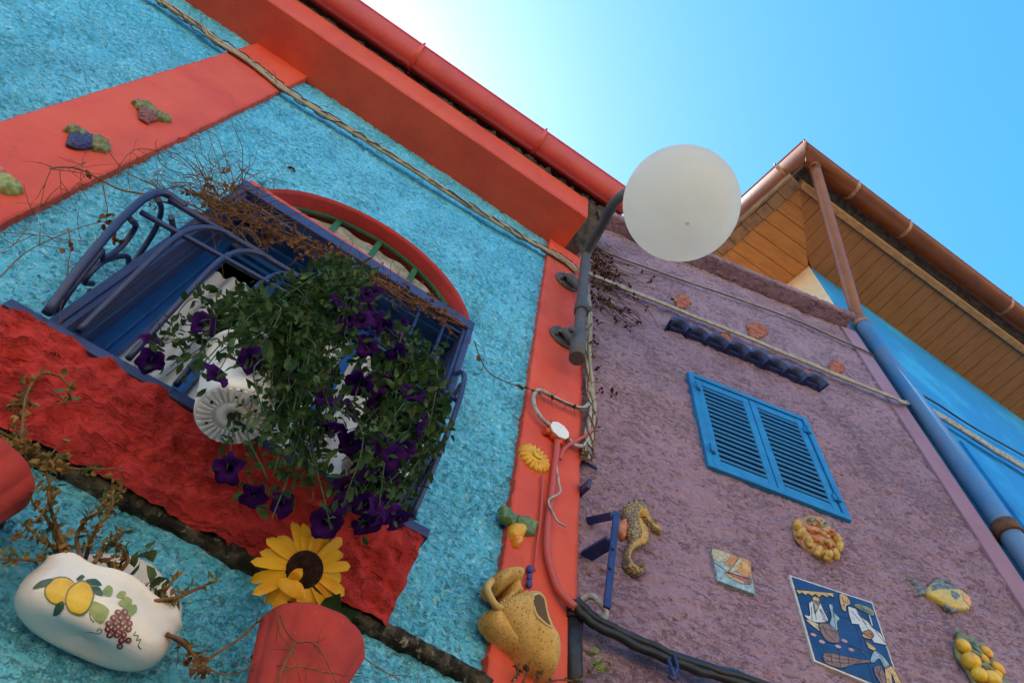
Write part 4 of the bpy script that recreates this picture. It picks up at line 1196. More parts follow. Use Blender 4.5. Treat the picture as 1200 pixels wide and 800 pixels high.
# fruit plaque on the right pilaster
fp = thing('fruit_plaque', A.at(608, 615, PT), 'ceramic plaque of orange and yellow fruit under dark green leaves on right red pilaster', 'plaque')
for l in ([(587, 592), (594, 591), (600, 600), (608, 603), (606, 614), (599, 613), (588, 606)], [(606, 602), (620, 603), (631, 613), (629, 624), (620, 625), (606, 616)]):
    b = BM(); relief(b, A, l, PT, .020, .0035, bump=.008, bscale=110); obj('leaf', b, 'leafglaze', fp)
b = BM(); relief(b, A, [(600, 612), (612, 612), (619, 620), (614, 629), (602, 629), (599, 622)], PT, .022, .004, bump=.004, bscale=150); obj('fruit', b, 'yellow', fp)
b = BM(); relief(b, A, [(602, 626), (614, 627), (614, 634), (609, 640), (604, 638)], PT, .018, .004, bump=.004, bscale=150); obj('fruit', b, 'orange', fp)

# daisy plaque
dz = thing('daisy_plaque', A.at(628, 534, PT), 'yellow ceramic daisy on the red pilaster beside the junction box', 'plaque')
cu, co_, cz_ = A.px(628.5, 534, .035); e1_ = A.px(611, 521, .03); e2_ = A.px(645.5, 549, .03)
DR = .5 * math.hypot(e1_[0] - e2_[0], e1_[2] - e2_[2]) * .93
b = BM()
for k in range(18):
    a = 2 * PI * k / 18; R_ = DR
    o = [(cu + math.cos(a) * R_ * .72 + x * math.cos(a) - y * math.sin(a), cz_ + math.sin(a) * R_ * .72 + x * math.sin(a) + y * math.cos(a)) for x, y in circ(0, 0, R_ * .34, R_ * .145, 10)]
    relief(b, A, o, PT, .013, .004, px=False)
relief(b, A, circ(cu, cz_, DR * .62, DR * .62, 20), PT, .020, .005, px=False, bump=.003, bscale=200)
obj('petals', b, 'yellow', dz)
b = BM()
tube(b, [A.pt(cu + DR * .26 * math.cos(a), PT + .020, cz_ + DR * .26 * math.sin(a)) for a in lin(0, 2 * PI, PI / 10)], DR * .09, 8, 0)
obj('centre_ring', b, 'lemon', dz)
# violet hook
b = BM()
for (x, y, r) in ((621, 667, .0105), (620.5, 676, .0085), (620, 684, .0095)): blob(b, A.at(x, y, PT + .012), r, 8, (.9, .9, 1.1))
tag(obj('wall_hook', b, 'bluecord'), 'small violet painted hook on red pilaster beside the mouth of the clay jug', 'hook')

# ================================================================== clay jug on the pilaster
jug = thing('clay_jug', A.at(615, 735, PT), 'ochre clay amphora with a cut-out side lying tilted on the red pilaster', 'jug')
b = BM()
body = [(585, 709), (590, 700), (600, 694), (611, 690), (624, 688), (632, 690), (639, 701), (643, 716), (649, 733), (657, 744), (660, 757), (660, 771), (654, 788), (645, 786), (629, 774), (613, 757), (601, 738), (591, 723)]
relief(b, A, body, PT, .075, .006)
jb_b = b.copy(); jbvh = BVHTree.FromBMesh(jb_b)
obj('body', b, 'ochre', jug)
b = BM(); painted(b, jbvh, [(624, 698), (631, 695.5), (637, 700), (641, 718), (645.5, 733), (637, 729), (627, 717)], 3, .0012); obj('opening', b, 'inside', jug)  # dark patch laid on the solid body, standing for the shaded hollow
b = BM()
hp = [(624, 698), (630, 695.5), (637, 700), (641, 718), (646, 734), (637, 729), (627, 717)]
rim = []
for x, y in hp + hp[:1]:
    h = jbvh.ray_cast(Vector((0, 0, EYE)), ray(x, y).normalized()); 
    if h[0]: rim.append(h[0])
if len(rim) > 3: tube(b, rim, .0036, 8, 6)
obj('opening_rim', b, 'ochre_pale', jug)
b = BM(); relief(b, A, [(588, 704), (595, 693), (596, 684), (600, 680), (608, 682), (609, 690), (615, 694), (602, 702), (592, 710)], PT, .052, .005); obj('neck', b, 'ochre', jug)
b = BM(); relief(b, A, [(576, 682), (578, 674), (585, 667), (597, 665), (609, 667), (614, 675), (611, 682), (599, 684), (590, 689), (583, 692)], PT, .068, .005); obj('lip', b, 'ochre', jug)
b = BM(); relief(b, A, [(569, 718), (574, 712), (586, 711), (592, 722), (602, 740), (614, 758), (630, 775), (646, 788), (640, 787), (618, 769), (604, 759), (592, 750), (580, 740), (572, 730)], PT, .046, .005); obj('foot_flange', b, 'ochre', jug)
b = BM(); tube(b, [A.at(577, 680, .06), A.at(571, 688, .07), A.at(574, 698, .075), A.at(580, 708, .07), A.at(588, 713, .06)], .0075, 10, 6); obj('handle', b, 'ochre_pale', jug)
b = BM()                                         # incised band round the shoulder
for k in range(15):
    t = k / 14; x = 590 + 42 * t; y = 712 - 24 * t - 4 * math.sin(PI * t)
    for dx, dy in ((0, 0), (-2.2, -5.5)):
        h = jbvh.ray_cast(Vector((0, 0, EYE)), ray(x + dx, y + dy).normalized())
        if h[0]: blob(b, h[0], .0034, 6, (1, 1, 1.3))
obj('shoulder_band', b, 'ochre_pale', jug)
jb_b.free()

# ================================================================== ornaments on the mauve wall
def zp(ox, oy, s, pts): return [(ox + x / s, oy + y / s) for x, y in pts]
Z4 = lambda p: zp(670, 560, 6.154, p)
WB = .006
sea = thing('seahorse_plaque', B.at(748, 630, 0), 'dark grey and yellow ceramic seahorse on the mauve wall beside the navy bracket', 'plaque')
b = BM()
so_ = Z4([(655, 385), (660, 360), (600, 310), (568, 250), (555, 200), (520, 162), (460, 157), (400, 180), (375, 220), (388, 260), (412, 300), (408, 350), (415, 400), (432, 440), (402, 480), (387, 540), (387, 600), (420, 650), (470, 680), (510, 685), (545, 645), (540, 605), (512, 592), (500, 610), (513, 632), (490, 640), (452, 610), (432, 570), (442, 512), (480, 487), (540, 467), (570, 420), (560, 370), (530, 320), (502, 285), (505, 255), (545, 290), (590, 350), (630, 380)])
relief(b, B, so_, WB, .024, .0042, bump=.004, bscale=180); sb_ = b.copy(); svh = BVHTree.FromBMesh(sb_)
obj('body', b, 'seadark', sea)
b = BM(); painted(b, svh, Z4([(492, 222), (538, 212), (590, 300), (652, 365), (638, 381), (585, 338), (530, 270), (503, 282), (530, 325), (558, 370), (567, 420), (538, 464), (480, 483), (440, 512), (431, 572), (455, 613), (492, 641), (508, 655), (470, 652), (432, 622), (412, 565), (418, 510), (452, 462), (500, 430), (507, 380), (490, 320), (478, 262)]), 1.6); obj('belly', b, 'seayellow', sea)
b = BM(); relief(b, B, Z4([(347, 305), (375, 290), (402, 296), (408, 350), (402, 405), (385, 430), (350, 405), (345, 350)]), WB, .014, .004, bump=.004, bscale=220); obj('fin', b, 'coral', sea)
b = BM()
for x, y in ((385, 205), (415, 175), (450, 158), (490, 155), (525, 160), (585, 210), (592, 200)): blob(b, B.at(*Z4([(x, y)])[0], WB + .012), .0042, 6)
obj('crest', b, 'seadark', sea); sb_.free()

Z3 = lambda p: zp(820, 560, 3.3333, p)
plate = thing('ceramic_plate', B.at(958, 630, 0), 'oval ceramic plaque heaped with bread rolls, shells and leaves under the shuttered window', 'plaque')
b = BM(); relief(b, B, Z3([(368, 185), (385, 152), (430, 138), (480, 150), (520, 190), (548, 240), (552, 290), (525, 322), (480, 308), (420, 272), (380, 225)]), WB, .016, .006); obj('base', b, 'bread', plate)
for (x, y) in ((382, 185), (396, 214), (428, 250), (462, 285), (500, 302), (530, 297), (546, 268), (538, 238)):
    b = BM(); c = B.at(*Z3([(x, y)])[0], .026); ax = (B.t * rnd(-.4, .4) + B.n * .5 + Vector((0, 0, rnd(.6, 1)))).normalized()
    n_ = 7
    for k in range(n_): blob(b, c + ax * (k - 3) * .0035, .0142 - abs(k - 3) * .0012, 8, (1, 1, .7))
    obj('roll', b, 'roll', plate)
for (x, y, r, mm) in ((440, 205, .017, 'coral'), (462, 180, .012, 'bread'), (505, 215, .016, 'coral'), (478, 215, .014, 'bread'), (480, 250, .018, 'bread'), (505, 265, .012, 'coral'), (452, 240, .012, 'coral')):
    b = BM(); c = B.at(*Z3([(x, y)])[0], .024); blob(b, c, r * 1.2, 12, (1, .8, .75))
    for q in range(5): blob(b, c + B.n * r * .4 + rvec(r * .7), r * rnd(.3, .55), 8)
    obj('shell' if mm == 'coral' else 'bun', b, mm, plate)
b = BM()
for k in range(26):
    x, y = rnd(395, 510), 0; y = 140 + (x - 395) * .42 + rnd(0, 30); p = B.at(*Z3([(x, y)])[0], .022); leaf(b, p, B.t * rnd(-1, 1) + Vector((0, 0, rnd(-.3, 1))) + B.n * .4, B.n, rnd(.014, .024), .010, .4)
obj('leaves', b, 'leafdry', plate)

Z10 = lambda p: zp(820, 630, 10, p)
bt = thing('boat_tile', B.at(860, 690, 0), 'small square tile painted with a sailing boat on the mauve wall', 'tile')
c4 = [B.px(x, y, .013) for x, y in Z10([(150, 120), (585, 258), (652, 652), (213, 492)])]
b = BM(); f = b.faces.new([b.verts.new(B.pt(u, .011, z)) for u, o, z in c4])
ex = bmesh.ops.extrude_face_region(b, geom=[f])
for v in ex['geom']:
    if isinstance(v, bmesh.types.BMVert): v.co -= B.n * .030
bmesh.ops.recalc_face_normals(b, faces=b.faces[:]); obj('tile', b, 'e_sea', bt)
for nm, mm, pg, th in (('sky', 'e_cream', [(156, 130), (360, 196), (330, 250), (285, 285), (165, 250)], .0010), ('cloud', 'e_orange', [(352, 196), (470, 232), (580, 266), (600, 400), (590, 470), (470, 420), (330, 330), (275, 290), (330, 260)], .0012), ('glow', 'e_yellow', [(455, 240), (540, 262), (585, 390), (560, 400), (480, 340), (430, 380), (420, 330)], .0016), ('sail', 'e_cream', [(458, 242), (462, 290), (405, 395), (330, 388)], .0020), ('hull', 'e_red', [(288, 408), (330, 402), (500, 455), (560, 480), (548, 540), (400, 470)], .0020), ('hull_side', 'e_cream', [(290, 412), (400, 472), (548, 542), (510, 540), (380, 480), (310, 440)], .0024), ('stern', 'e_brown', [(545, 470), (604, 478), (600, 545), (552, 540)], .0024), ('waves', 'e_pale', [(170, 300), (250, 350), (290, 440), (215, 470), (195, 400)], .0010)):
    b = BM(); inlay(b, B, Z10(rounded(pg)), .011, th); obj(nm, b, mm, bt)
b = BM(); tube(b, [B.at(*Z10([(458, 236)])[0], .014), B.at(*Z10([(335, 395)])[0], .014)], .0009, 5, 0); tube(b, [B.at(*Z10([(180, 290)])[0], .013), B.at(*Z10([(330, 400)])[0], .014), B.at(*Z10([(590, 480)])[0], .014)], .0008, 5, 0); obj('mast', b, 'e_dark', bt)

Z6 = lambda p: zp(920, 670, 6.154, p)
tp = thing('tile_panel', B.at(985, 740, 0), 'navy glazed tile panel with fishermen, a boat, figures and fish on the mauve wall', 'tile panel')
cor = [B.px(x, y, .009) for x, y in Z6([(33, 18), (632, 216), (866, 908), (212, 640)])]
def quad(cs, o, back, bm):
    f = bm.faces.new([bm.verts.new(B.pt(u, o, z)) for u, z in cs]); ex = bmesh.ops.extrude_face_region(bm, geom=[f])
    for v in ex['geom']:
        if isinstance(v, bmesh.types.BMVert): v.co -= B.n * (o - back)
    bmesh.ops.recalc_face_normals(bm, faces=bm.faces[:])
uz = [(c[0], c[2]) for c in cor]
cen = (sum(p[0] for p in uz) / 4, sum(p[1] for p in uz) / 4)
b = BM(); quad(uz, .0075, -.01, b); obj('border', b, 'tile_white', tp)
ins = [(cen[0] + (u - cen[0]) * .965, cen[1] + (z - cen[1]) * .965) for u, z in uz]
def lerp2(a, b_, t): return (a[0] + (b_[0] - a[0]) * t, a[1] + (b_[1] - a[1]) * t)
for i in range(3):                                # nine glazed tiles with fine joints
    for k in range(3):
        e = .004
        s0, s1, t0, t1 = i / 3 + e, (i + 1) / 3 - e, k / 3 + e, (k + 1) / 3 - e
        def bl(s, t): return lerp2(lerp2(ins[0], ins[1], s), lerp2(ins[3], ins[2], s), t)
        b = BM(); quad([bl(s0, t0), bl(s1, t0), bl(s1, t1), bl(s0, t1)], .0095, .003, b); obj('tile', b, 'tile_navy', tp)
PANEL_SHAPES = []
for nm, mm, pg in (
    ('awning', 'e_yellow', [(75, 125), (345, 150), (352, 186), (322, 166), (300, 182), (270, 162), (246, 180), (216, 157), (195, 172), (162, 152), (150, 167), (122, 147), (100, 158)]),
    ('fisherman', 'e_white', [(205, 205), (250, 215), (280, 280), (312, 352), (232, 362), (170, 342), (135, 305), (180, 312), (172, 225)]),
    ('fisherman_shirt', 'e_yellow', [(200, 178), (244, 184), (250, 222), (236, 262), (214, 300), (204, 240)]),
    ('fisherman_stripe', 'e_dark', [(250, 270), (262, 275), (300, 348), (286, 350)]),
    ('sail', 'e_pale', [(315, 230), (345, 240), (355, 290), (395, 335), (375, 360), (380, 425), (345, 415), (320, 370), (335, 320)]),
    ('boat', 'e_brown', [(240, 372), (312, 372), (384, 430), (390, 505), (310, 500), (262, 442)]),
    ('bow', 'e_cream', [(148, 338), (238, 372), (258, 430), (190, 382)]),
    ('woman_head', 'e_yellow', [(390, 160), (440, 167), (475, 225), (442, 242), (440, 282), (410, 265)]),
    ('woman_dress', 'e_white', [(452, 244), (510, 262), (545, 320), (600, 360), (632, 402), (690, 442), (736, 526), (640, 506), (620, 470), (556, 436), (530, 375), (482, 372), (460, 300)]),
    ('basket', 'e_orange', [(565, 428), (610, 415), (640, 450), (620, 482), (560, 466)]),
    ('parasol', 'e_green', [(495, 240), (530, 226), (600, 250), (642, 280), (636, 315), (580, 290)]),
    ('parasol_pole', 'e_white', [(600, 300), (612, 304), (634, 380), (624, 384)]),
    ('big_fish', 'e_brown', [(275, 590), (320, 580), (430, 604), (540, 626), (612, 634), (600, 650), (500, 662), (400, 690), (290, 652)]),
    ('sailor_face', 'e_yellow', [(578, 496), (590, 500), (655, 546), (645, 566), (602, 545)]),
    ('sailor_shirt', 'e_pale', [(642, 566), (690, 590), (756, 670), (722, 692), (680, 622), (640, 652), (612, 640)]),
    ('sailor_trousers', 'e_yellow', [(720, 694), (776, 682), (862, 850), (812, 840), (768, 730), (780, 850), (742, 840)]),
    ('net', 'e_brown', [(642, 682), (690, 676), (722, 740), (726, 820), (690, 800), (652, 742)])):
    PANEL_SHAPES.append(pg); b = BM(); inlay(b, B, Z6(rounded(pg, 3)), .0096, .0010); obj(nm, b, mm, tp)
ol = BM()
def outline_of(bm, fr, pts, o, r=.0008):
    L = [fr.at(x, y, o) for x, y in pts]; tube(bm, L + L[:1], r, 4, 0)
for pg in PANEL_SHAPES: outline_of(ol, B, Z6(rounded(pg, 3)), .0108)
for seg_ in ([(268, 385), (300, 440), (360, 495)], [(280, 405), (330, 420), (385, 445)], [(300, 600), (400, 625), (560, 640)], [(300, 640), (420, 655), (540, 650)], [(330, 590), (340, 660)], [(390, 600), (400, 680)], [(455, 612), (462, 668)], [(480, 280), (540, 350)], [(520, 290), (590, 380)], [(560, 350), (640, 470)], [(650, 420), (720, 510)], [(410, 175), (430, 240)], [(210, 230), (225, 340)], [(190, 250), (195, 340)], [(510, 240), (630, 300)], [(540, 235), (590, 285)], [(660, 690), (700, 790)], [(690, 690), (665, 780)], [(650, 720), (720, 760)], [(680, 600), (730, 680)], [(345, 260), (365, 400)]):
    tube(ol, [B.at(x, y, .0108) for x, y in Z6(seg_)], .0008, 4, 3)
obj('painted_outline', ol, 'e_dark', tp)
for (x, y) in ((205, 452), (265, 502), (380, 536), (426, 496), (478, 560)):
    b = BM(); inlay(b, B, Z6(circ(x, y, 24, 11, 10, .35)), .0096, .001); obj('small_fish', b, 'e_pink', tp)

Z5 = lambda p: zp(1050, 660, 5.714, p)
fi = thing('fish_plaque', B.at(1105, 696, 0), 'yellow and dark blue ceramic fish on the mauve wall near the downpipe', 'plaque')
b = BM(); relief(b, B, Z5([(207, 186), (228, 140), (250, 122), (300, 112), (370, 136), (440, 172), (500, 222), (515, 258), (500, 300), (440, 304), (370, 288), (300, 250), (240, 214)]), WB, .022, .005, bump=.002, bscale=200); fb = b.copy(); fvh = BVHTree.FromBMesh(fb); obj('body', b, 'fishyellow', fi)
b = BM(); relief(b, B, Z5([(222, 190), (190, 162), (150, 125), (112, 98), (78, 92), (120, 130), (148, 165), (150, 185), (130, 208), (190, 208)]), WB, .010, .004, bump=.002); obj('tail', b, 'fishblue', fi)
b = BM(); relief(b, B, Z5([(225, 140), (250, 108), (300, 95), (350, 105), (390, 140), (330, 125), (270, 130)]), WB, .012, .004, bump=.003, bscale=220); obj('fin', b, 'fishblue', fi)
b = BM(); relief(b, B, Z5([(300, 250), (370, 286), (440, 303), (420, 316), (380, 322), (335, 298)]), WB, .010, .004, bump=.003, bscale=220); obj('fin', b, 'fishblue', fi)
b = BM(); painted(b, fvh, Z5([(365, 180), (400, 190), (432, 215), (402, 240), (372, 214)]), 1.6, .0015); obj('side_fin', b, 'fishblue', fi)
b = BM(); painted(b, fvh, Z5([(440, 178), (498, 224), (512, 258), (495, 290), (455, 245)]), 1.6, .0015); obj('face', b, 'orange', fi)
b = BM(); painted(b, fvh, Z5([(235, 150), (300, 125), (370, 145), (420, 170), (360, 170), (300, 165), (240, 185)]), 1.6, .0012); obj('back', b, 'fishblue', fi)
fb.free()
le = thing('lemon_plaque', B.at(1150, 770, 0), 'ceramic bunch of lemons and olive leaves at the lower right corner of the mauve wall', 'plaque')
b = BM(); relief(b, B, Z5([(424, 440), (470, 470), (560, 530), (640, 600), (715, 700), (730, 800), (700, 850), (560, 850), (480, 700), (412, 610), (400, 540)]), WB, .012, .006, bump=.004, bscale=120); obj('base', b, 'leafdry', le)
for (x, y, r, s) in ((450, 552, .0185, 1.2), (503, 655, .025, 1), (558, 745, .021, 1), (640, 778, .025, 1), (608, 592, .013, 1.5), (684, 702, .014, 1.5), (585, 640, .013, 1.2), (680, 745, .012, 1.2)):
    b = BM(); c = B.at(*Z5([(x, y)])[0], .026); blob(b, c, r, 12, (1, 1, s), Matrix.Rotation(B_ANG, 3, 'Z') @ Matrix.Rotation(-.5, 3, 'Y')); obj('lemon', b, 'lemon' if r > .014 else 'yellow', le)
b = BM()
for k in range(34):
    t = rnd(0, 1); x = 440 + 250 * t + rnd(-40, 60); y = 470 + 300 * t + rnd(-40, 40); leaf(b, B.at(*Z5([(x, y)])[0], rnd(.018, .034)), B.t * rnd(-.3, 1) + Vector((0, 0, rnd(-1, .8))), B.n, rnd(.025, .042), .012, .3)
obj('leaves', b, 'leafdry', le)

# navy iron brackets at the corner of the mauve wall
br = thing('iron_bracket', B.at(690, 640, 0), 'navy iron bracket with an upright bar and two arms beside the seahorse', 'bracket')
pu0, _, pz0 = B.px(722.5, 600, .085); pu1, _, pz1 = B.px(711, 712, .085)
def bar(p, q, w, d):
    b = BM(); t = (q - p).normalized(); s = t.cross(B.n); s = s.normalized() if s.length > .2 else t.cross(Vector((0, 0, 1))).normalized(); e = s.cross(t)
    vs = [b.verts.new(c + s * a * w + e * k * d) for c in (p, q) for a, k in ((-1, -1), (1, -1), (1, 1), (-1, 1))]
    b.faces.new(vs[:4][::-1]); b.faces.new(vs[4:])
    for i in range(4): b.faces.new((vs[i], vs[(i + 1) % 4], vs[4 + (i + 1) % 4], vs[4 + i]))
    bmesh.ops.recalc_face_normals(b, faces=b.faces[:]); bmesh.ops.bevel(b, geom=b.edges[:], offset=.0015, segments=1, affect='EDGES'); return b
M['navy_iron'] = mat("navy_iron", (.012, .025, .11), .45, (.02, .04, .15), 30, .45, .7, [(90, .4, .003)], .45, col3=(.03, .02, .02), v3=(45, .62, .75))
obj('upright', bar(B.pt(pu0, .085, pz0), B.pt(pu1, .085, pz1), .0085, .004), 'navy_iron', br)
obj('arm', bar(B.at(719, 604, .085), B.at(690, 610, .0), .010, .010), 'navy_iron', br)
obj('arm', bar(B.at(716, 634, .082), B.at(686, 652, .0), .006, .017), 'navy_iron', br)
b = BM(); 
for q in ((718, 642), (715, 665)): blob(b, B.at(*q, .091), .0055, 6)
obj('rivet', b, 'navy_iron', br)
br2 = thing('iron_bracket', B.at(684, 565, 0), 'small navy iron stub between the upright cables and the larger bracket', 'bracket')
obj('stub', bar(B.at(679, 577, 0), B.at(691, 566, .07), .006, .014), 'navy_iron', br2)
obj('hook', bar(B.at(684, 540, .0), B.at(699, 549, .05), .004, .004), 'navy_iron', br2)

# ================================================================== flower pots and plants
random.seed(11)
eye = Vector((0, 0, EYE))
def toeye(p): return (eye - p).normalized()
# white plastic pots hooked on the grille
def white_pot(loc, axis, rb, rt, h, label):
    root = thing('flower_pot', loc, label, 'flower pot')
    mx = axis_matrix(loc, axis, A.t)
    b = BM()
    lathe(b, [(0.0, .004), (.007, .004), (.0075, .0), (rb * .42, .0), (rb * .45, .004), (rb * .93, .002), (rb, .006), (rb * 1.02, .012), (rb + (rt - rb) * .5, h * .5), (rt, h * .93), (rt * 1.06, h * .93), (rt * 1.06, h), (rt * .98, h), (rt * .97, h * .85), (rb * .9, .02), (0, .02)], mx, 48)
    bmesh.ops.remove_doubles(b, verts=b.verts[:], dist=.0002); bmesh.ops.recalc_face_normals(b, faces=b.faces[:])
    body = obj('body', b, 'white_pot', root)
    b = BM()
    for k in range(28):
        a = 2 * PI * k / 28; c, s = math.cos(a), math.sin(a)
        for r0, r1 in ((.52, .92),):
            w = .0016
            vs = [Vector((r * rb * c - q * s, r * rb * s + q * c, zz_)) for zz_ in (-.0015, .006) for r, q in ((r0, -w), (r1, -w * 1.6), (r1, w * 1.6), (r0, w))]
            vs = [b.verts.new(mx @ v) for v in vs]
            b.faces.new(vs[:4]); 
            for i in range(4): b.faces.new((vs[i], vs[(i + 1) % 4], vs[4 + (i + 1) % 4], vs[4 + i]))
    bmesh.ops.recalc_face_normals(b, faces=b.faces[:]); obj('base_ribs', b, 'white_pot', root)
    for k in range(7):
        a = 2 * PI * k / 6 + .3; rr_ = rb * .68 if k < 6 else 0; b = BM()
        tube(b, [mx @ Vector((rr_ * math.cos(a), rr_ * math.sin(a), -.0022)), mx @ Vector((rr_ * math.cos(a), rr_ * math.sin(a), .005))], .0022 if k < 6 else .0062, 10, 0)
        obj('drain_hole', b, 'dark', root)
    return root, mx
PB = A.at(271, 488, .26)
vd = (PB - eye).normalized(); sd = RIGHT * .24 + UPV * .97; sd = (sd - vd * sd.dot(vd)).normalized()
ax1 = (vd * math.cos(math.radians(34)) + sd * math.sin(math.radians(34))).normalized()
pot1, mx1 = white_pot(PB, ax1, .056, .068, .17, 'white plastic flower pot with ribbed base, hanging tilted in front of the blue grille')
PB2 = A.at(432, 560, .185)
ax2 = (Vector((0, 0, 1)) + A.t * .1 + A.n * .12).normalized()
pot2, mx2 = white_pot(PB2, ax2, .056, .072, .13, 'white plastic flower pot almost hidden behind the petunia foliage')

pet = thing('petunia_plant', mx1 @ Vector((0, 0, .17)), 'big trailing petunia with dark violet flowers spilling from pots on the blue grille', 'plant')
fol = BM(); stm = BM()
mouth1 = mx1 @ Vector((0, 0, .17)); mouth2 = mx2 @ Vector((0, 0, .13))
flow_px = [(238, 378, .27), (176, 423, .24), (180, 398, .2), (255, 438, .33), (294, 421, .34), (354, 442, .33), (379, 462, .33), (420, 451, .33), (394, 500, .33), (465, 477, .25), (450, 507, .27), (469, 522, .24), (427, 357, .26), (446, 376, .24), (426, 395, .28), (487, 436, .22), (266, 549, .25), (298, 582, .22), (332, 590, .2), (382, 612, .22), (432, 612, .20), (454, 560, .22), (405, 571, .27), (461, 582, .2), (435, 545, .25), (375, 436, .32), (387, 327, .22), (402, 357, .26), (436, 342, .22), (425, 372, .29), (445, 470, .30), (412, 480, .32), (455, 440, .27), (478, 500, .22), (410, 520, .30), (388, 340, .24), (440, 600, .22), (480, 460, .23)]
targets = [(A.at(x, y, o), 1) for x, y, o in flow_px]
for k in range(44):                              # the crowded right side
    t = rnd(0, 1); x = [420, 452, 478, 486, 470, 452, 440][int(t * 6.99)] + random.gauss(0, 15); y = 335 + 275 * t + random.gauss(0, 10)
    targets.append((A.at(x, y, rnd(.25, .36)), 2))
for k in range(60):                              # bare leafy shoots filling the mass
    while True:
        x, y = rnd(190, 500), rnd(318, 622)
        cx, cy = 375, 470
        q = ((x - cx) / 135) ** 2 + ((y - cy) / 165) ** 2
        if q < 1 and not (x < 300 and y > 445 and q > .3) and not (x > 440 and y < 390): break
    targets.append((A.at(x, y, rnd(.16, .34)), 0))
for x, y in ((300, 470), (312, 500), (318, 455), (308, 430), (322, 520), (330, 480), (300, 395), (270, 385), (252, 400), (335, 545), (345, 500), (238, 425)):
    targets.append((A.at(x, y, rnd(.30, .37)), 0))
for x, y in ((185, 405), (200, 430), (215, 400), (205, 380), (225, 450), (240, 410), (250, 395), (262, 372), (195, 440), (285, 360), (300, 350), (320, 345), (330, 330), (400, 610), (420, 615), (385, 600), (360, 580), (345, 570), (380, 400), (400, 420), (360, 420), (340, 400), (420, 440), (390, 450), (365, 470), (400, 540), (385, 520)):
    targets.append((A.at(x, y, rnd(.18, .30)), 0))
ends = []
for p, fl in targets:
    px_u = (p - mouth1).length < (p - mouth2).length or p.x < .04
    src = (mouth1 if px_u else mouth2) + Vector((rnd(-.05, .05), rnd(-.05, .05), rnd(0, .02)))
    L = (p - src).length
    m1 = src.lerp(p, .33) + Vector((0, -abs(rnd(0, .05)), .05 + L * .2)) + rvec(.055); m2 = src.lerp(p, .68) + Vector((0, -abs(rnd(0, .05)), .03 + L * .1)) + rvec(.05)
    path = spline([src, m1, m2, p], 6)
    tube(stm, path, [.0017, .0009], 4, 0)
    ends.append((p, (path[-1] - path[-2]).normalized(), fl))
    n = int(14 + L * (150 if p.x < .03 else 100))
    for k in range(n):
        t = rnd(.12, 1)
        q = along(path, t) + rvec(.017)
        if q.y > D - .125 and q.z > SILL: q.y = D - .125 - rnd(0, .03)
        d = (rvec() + A.n * .4 + Vector((0, 0, rnd(-.5, .6)))).normalized()
        s = rnd(.013, .031) * (1.15 - .3 * t)
        leaf(fol, q, d, (Vector((0, 0, 1)) + rvec(.7)).normalized(), s, s * rnd(.36, .58), rnd(.05, .55))
obj('foliage', fol, 'leaf', pet); obj('stems', stm, 'stem', pet)
def flower(p, nrm, r):
    mx = axis_matrix(p, nrm, rvec())
    b = BM(); n = 30; rows = []
    f1, f2 = rnd(0, 6), rnd(0, 6); lob = rnd(.12, .30); fl = rnd(.0, .5); wv = rnd(.05, .16)
    for (t, h) in ((.10, -.85), (.16, -.45), (.30, -.16), (.62, .0), (.88, .02), (1.0, -.10)):
        row = []
        for k in range(n):
            a = 2 * PI * k / n
            lo = 1 - lob * (.5 - .5 * math.cos(5 * a)) * t ** 2 + .05 * math.sin(3 * a + f1) * t + .03 * math.sin(11 * a + f2) * t * t
            z = h + (.10 * math.cos(5 * a + PI) + wv * math.sin(2 * a + f2) + .05 * math.sin(9 * a + f1) + fl * math.cos(a + f1)) * t * t
            row.append(b.verts.new(mx @ Vector((math.cos(a) * r * t * lo, math.sin(a) * r * t * lo, z * r))))
        rows.append(row)
    for i in range(5):
        for k in range(n):
            f = b.faces.new((rows[i][k], rows[i][(k + 1) % n], rows[i + 1][(k + 1) % n], rows[i + 1][k])); f.smooth = True; f.material_index = 1 if i == 0 else 0
    f = b.faces.new(rows[0]); f.material_index = 1
    return b
for i, (p, d, fl) in enumerate(ends):
    if not fl: continue
    nrm = (toeye(p) * rnd(.1, .9) + A.n * .45 + Vector((0, 0, rnd(-.3, .35))) + rvec(.55)).normalized()
    if fl == 2: nrm = (nrm * .4 + Vector((rnd(-1, 1), rnd(-1, .2), rnd(-1, .3)))).normalized()
    obj('flower', flower(p, nrm, rnd(.021, .030) if fl == 1 else rnd(.017, .027)), ['petal', 'throat'], pet)
# dry vine tangle on the header and the grille
random.seed(5)
tan = BM(); lv = BM()
root = thing('dry_vine', A.at(250, 240, .12), 'tangle of dry brown tendrils heaped on the top of the blue window grille', 'vine')
for k in range(150):
    x = random.gauss(268, 30); y = 222 + (x - 230) * .62 + random.gauss(0, 17)
    p = A.at(x, y, rnd(.09, .20))
    twig(tan, p, A.t * rnd(-1, 1) + Vector((0, 0, rnd(-.7, .9))) + A.n * rnd(-.2, .6), rnd(.05, .20), rnd(.0009, .0017), rnd(.5, 1.2), rnd(-.05, .12), 3, .014)
for k in range(130):
    t = rnd(0, 1); x = 290 + 250 * t; y = 252 + 128 * t + random.gauss(0, 8)
    p = A.at(x, y, rnd(.09, .15))
    twig(tan, p, A.t * rnd(-1, 1) + Vector((0, 0, rnd(-.5, .4))) + A.n * rnd(-.1, .5), rnd(.03, .10), rnd(.0008, .0015), rnd(.6, 1.3), .06, 3, .012)
for s in range(4):
    tube(tan, [A.at(225 + 318 * t / 9 + rnd(-4, 4), 222 + 158 * t / 9 + rnd(-6, 6), rnd(.10, .14)) for t in range(10)], .0022, 5, 4)
for k in range(360):
    t = rnd(0, 1) ** 1.2; x = 235 + 300 * t; y = 228 + 148 * t + random.gauss(0, 12 - 4 * t)
    crumple(lv, A.at(x, y, rnd(.09, .17)), rnd(.009, .020))
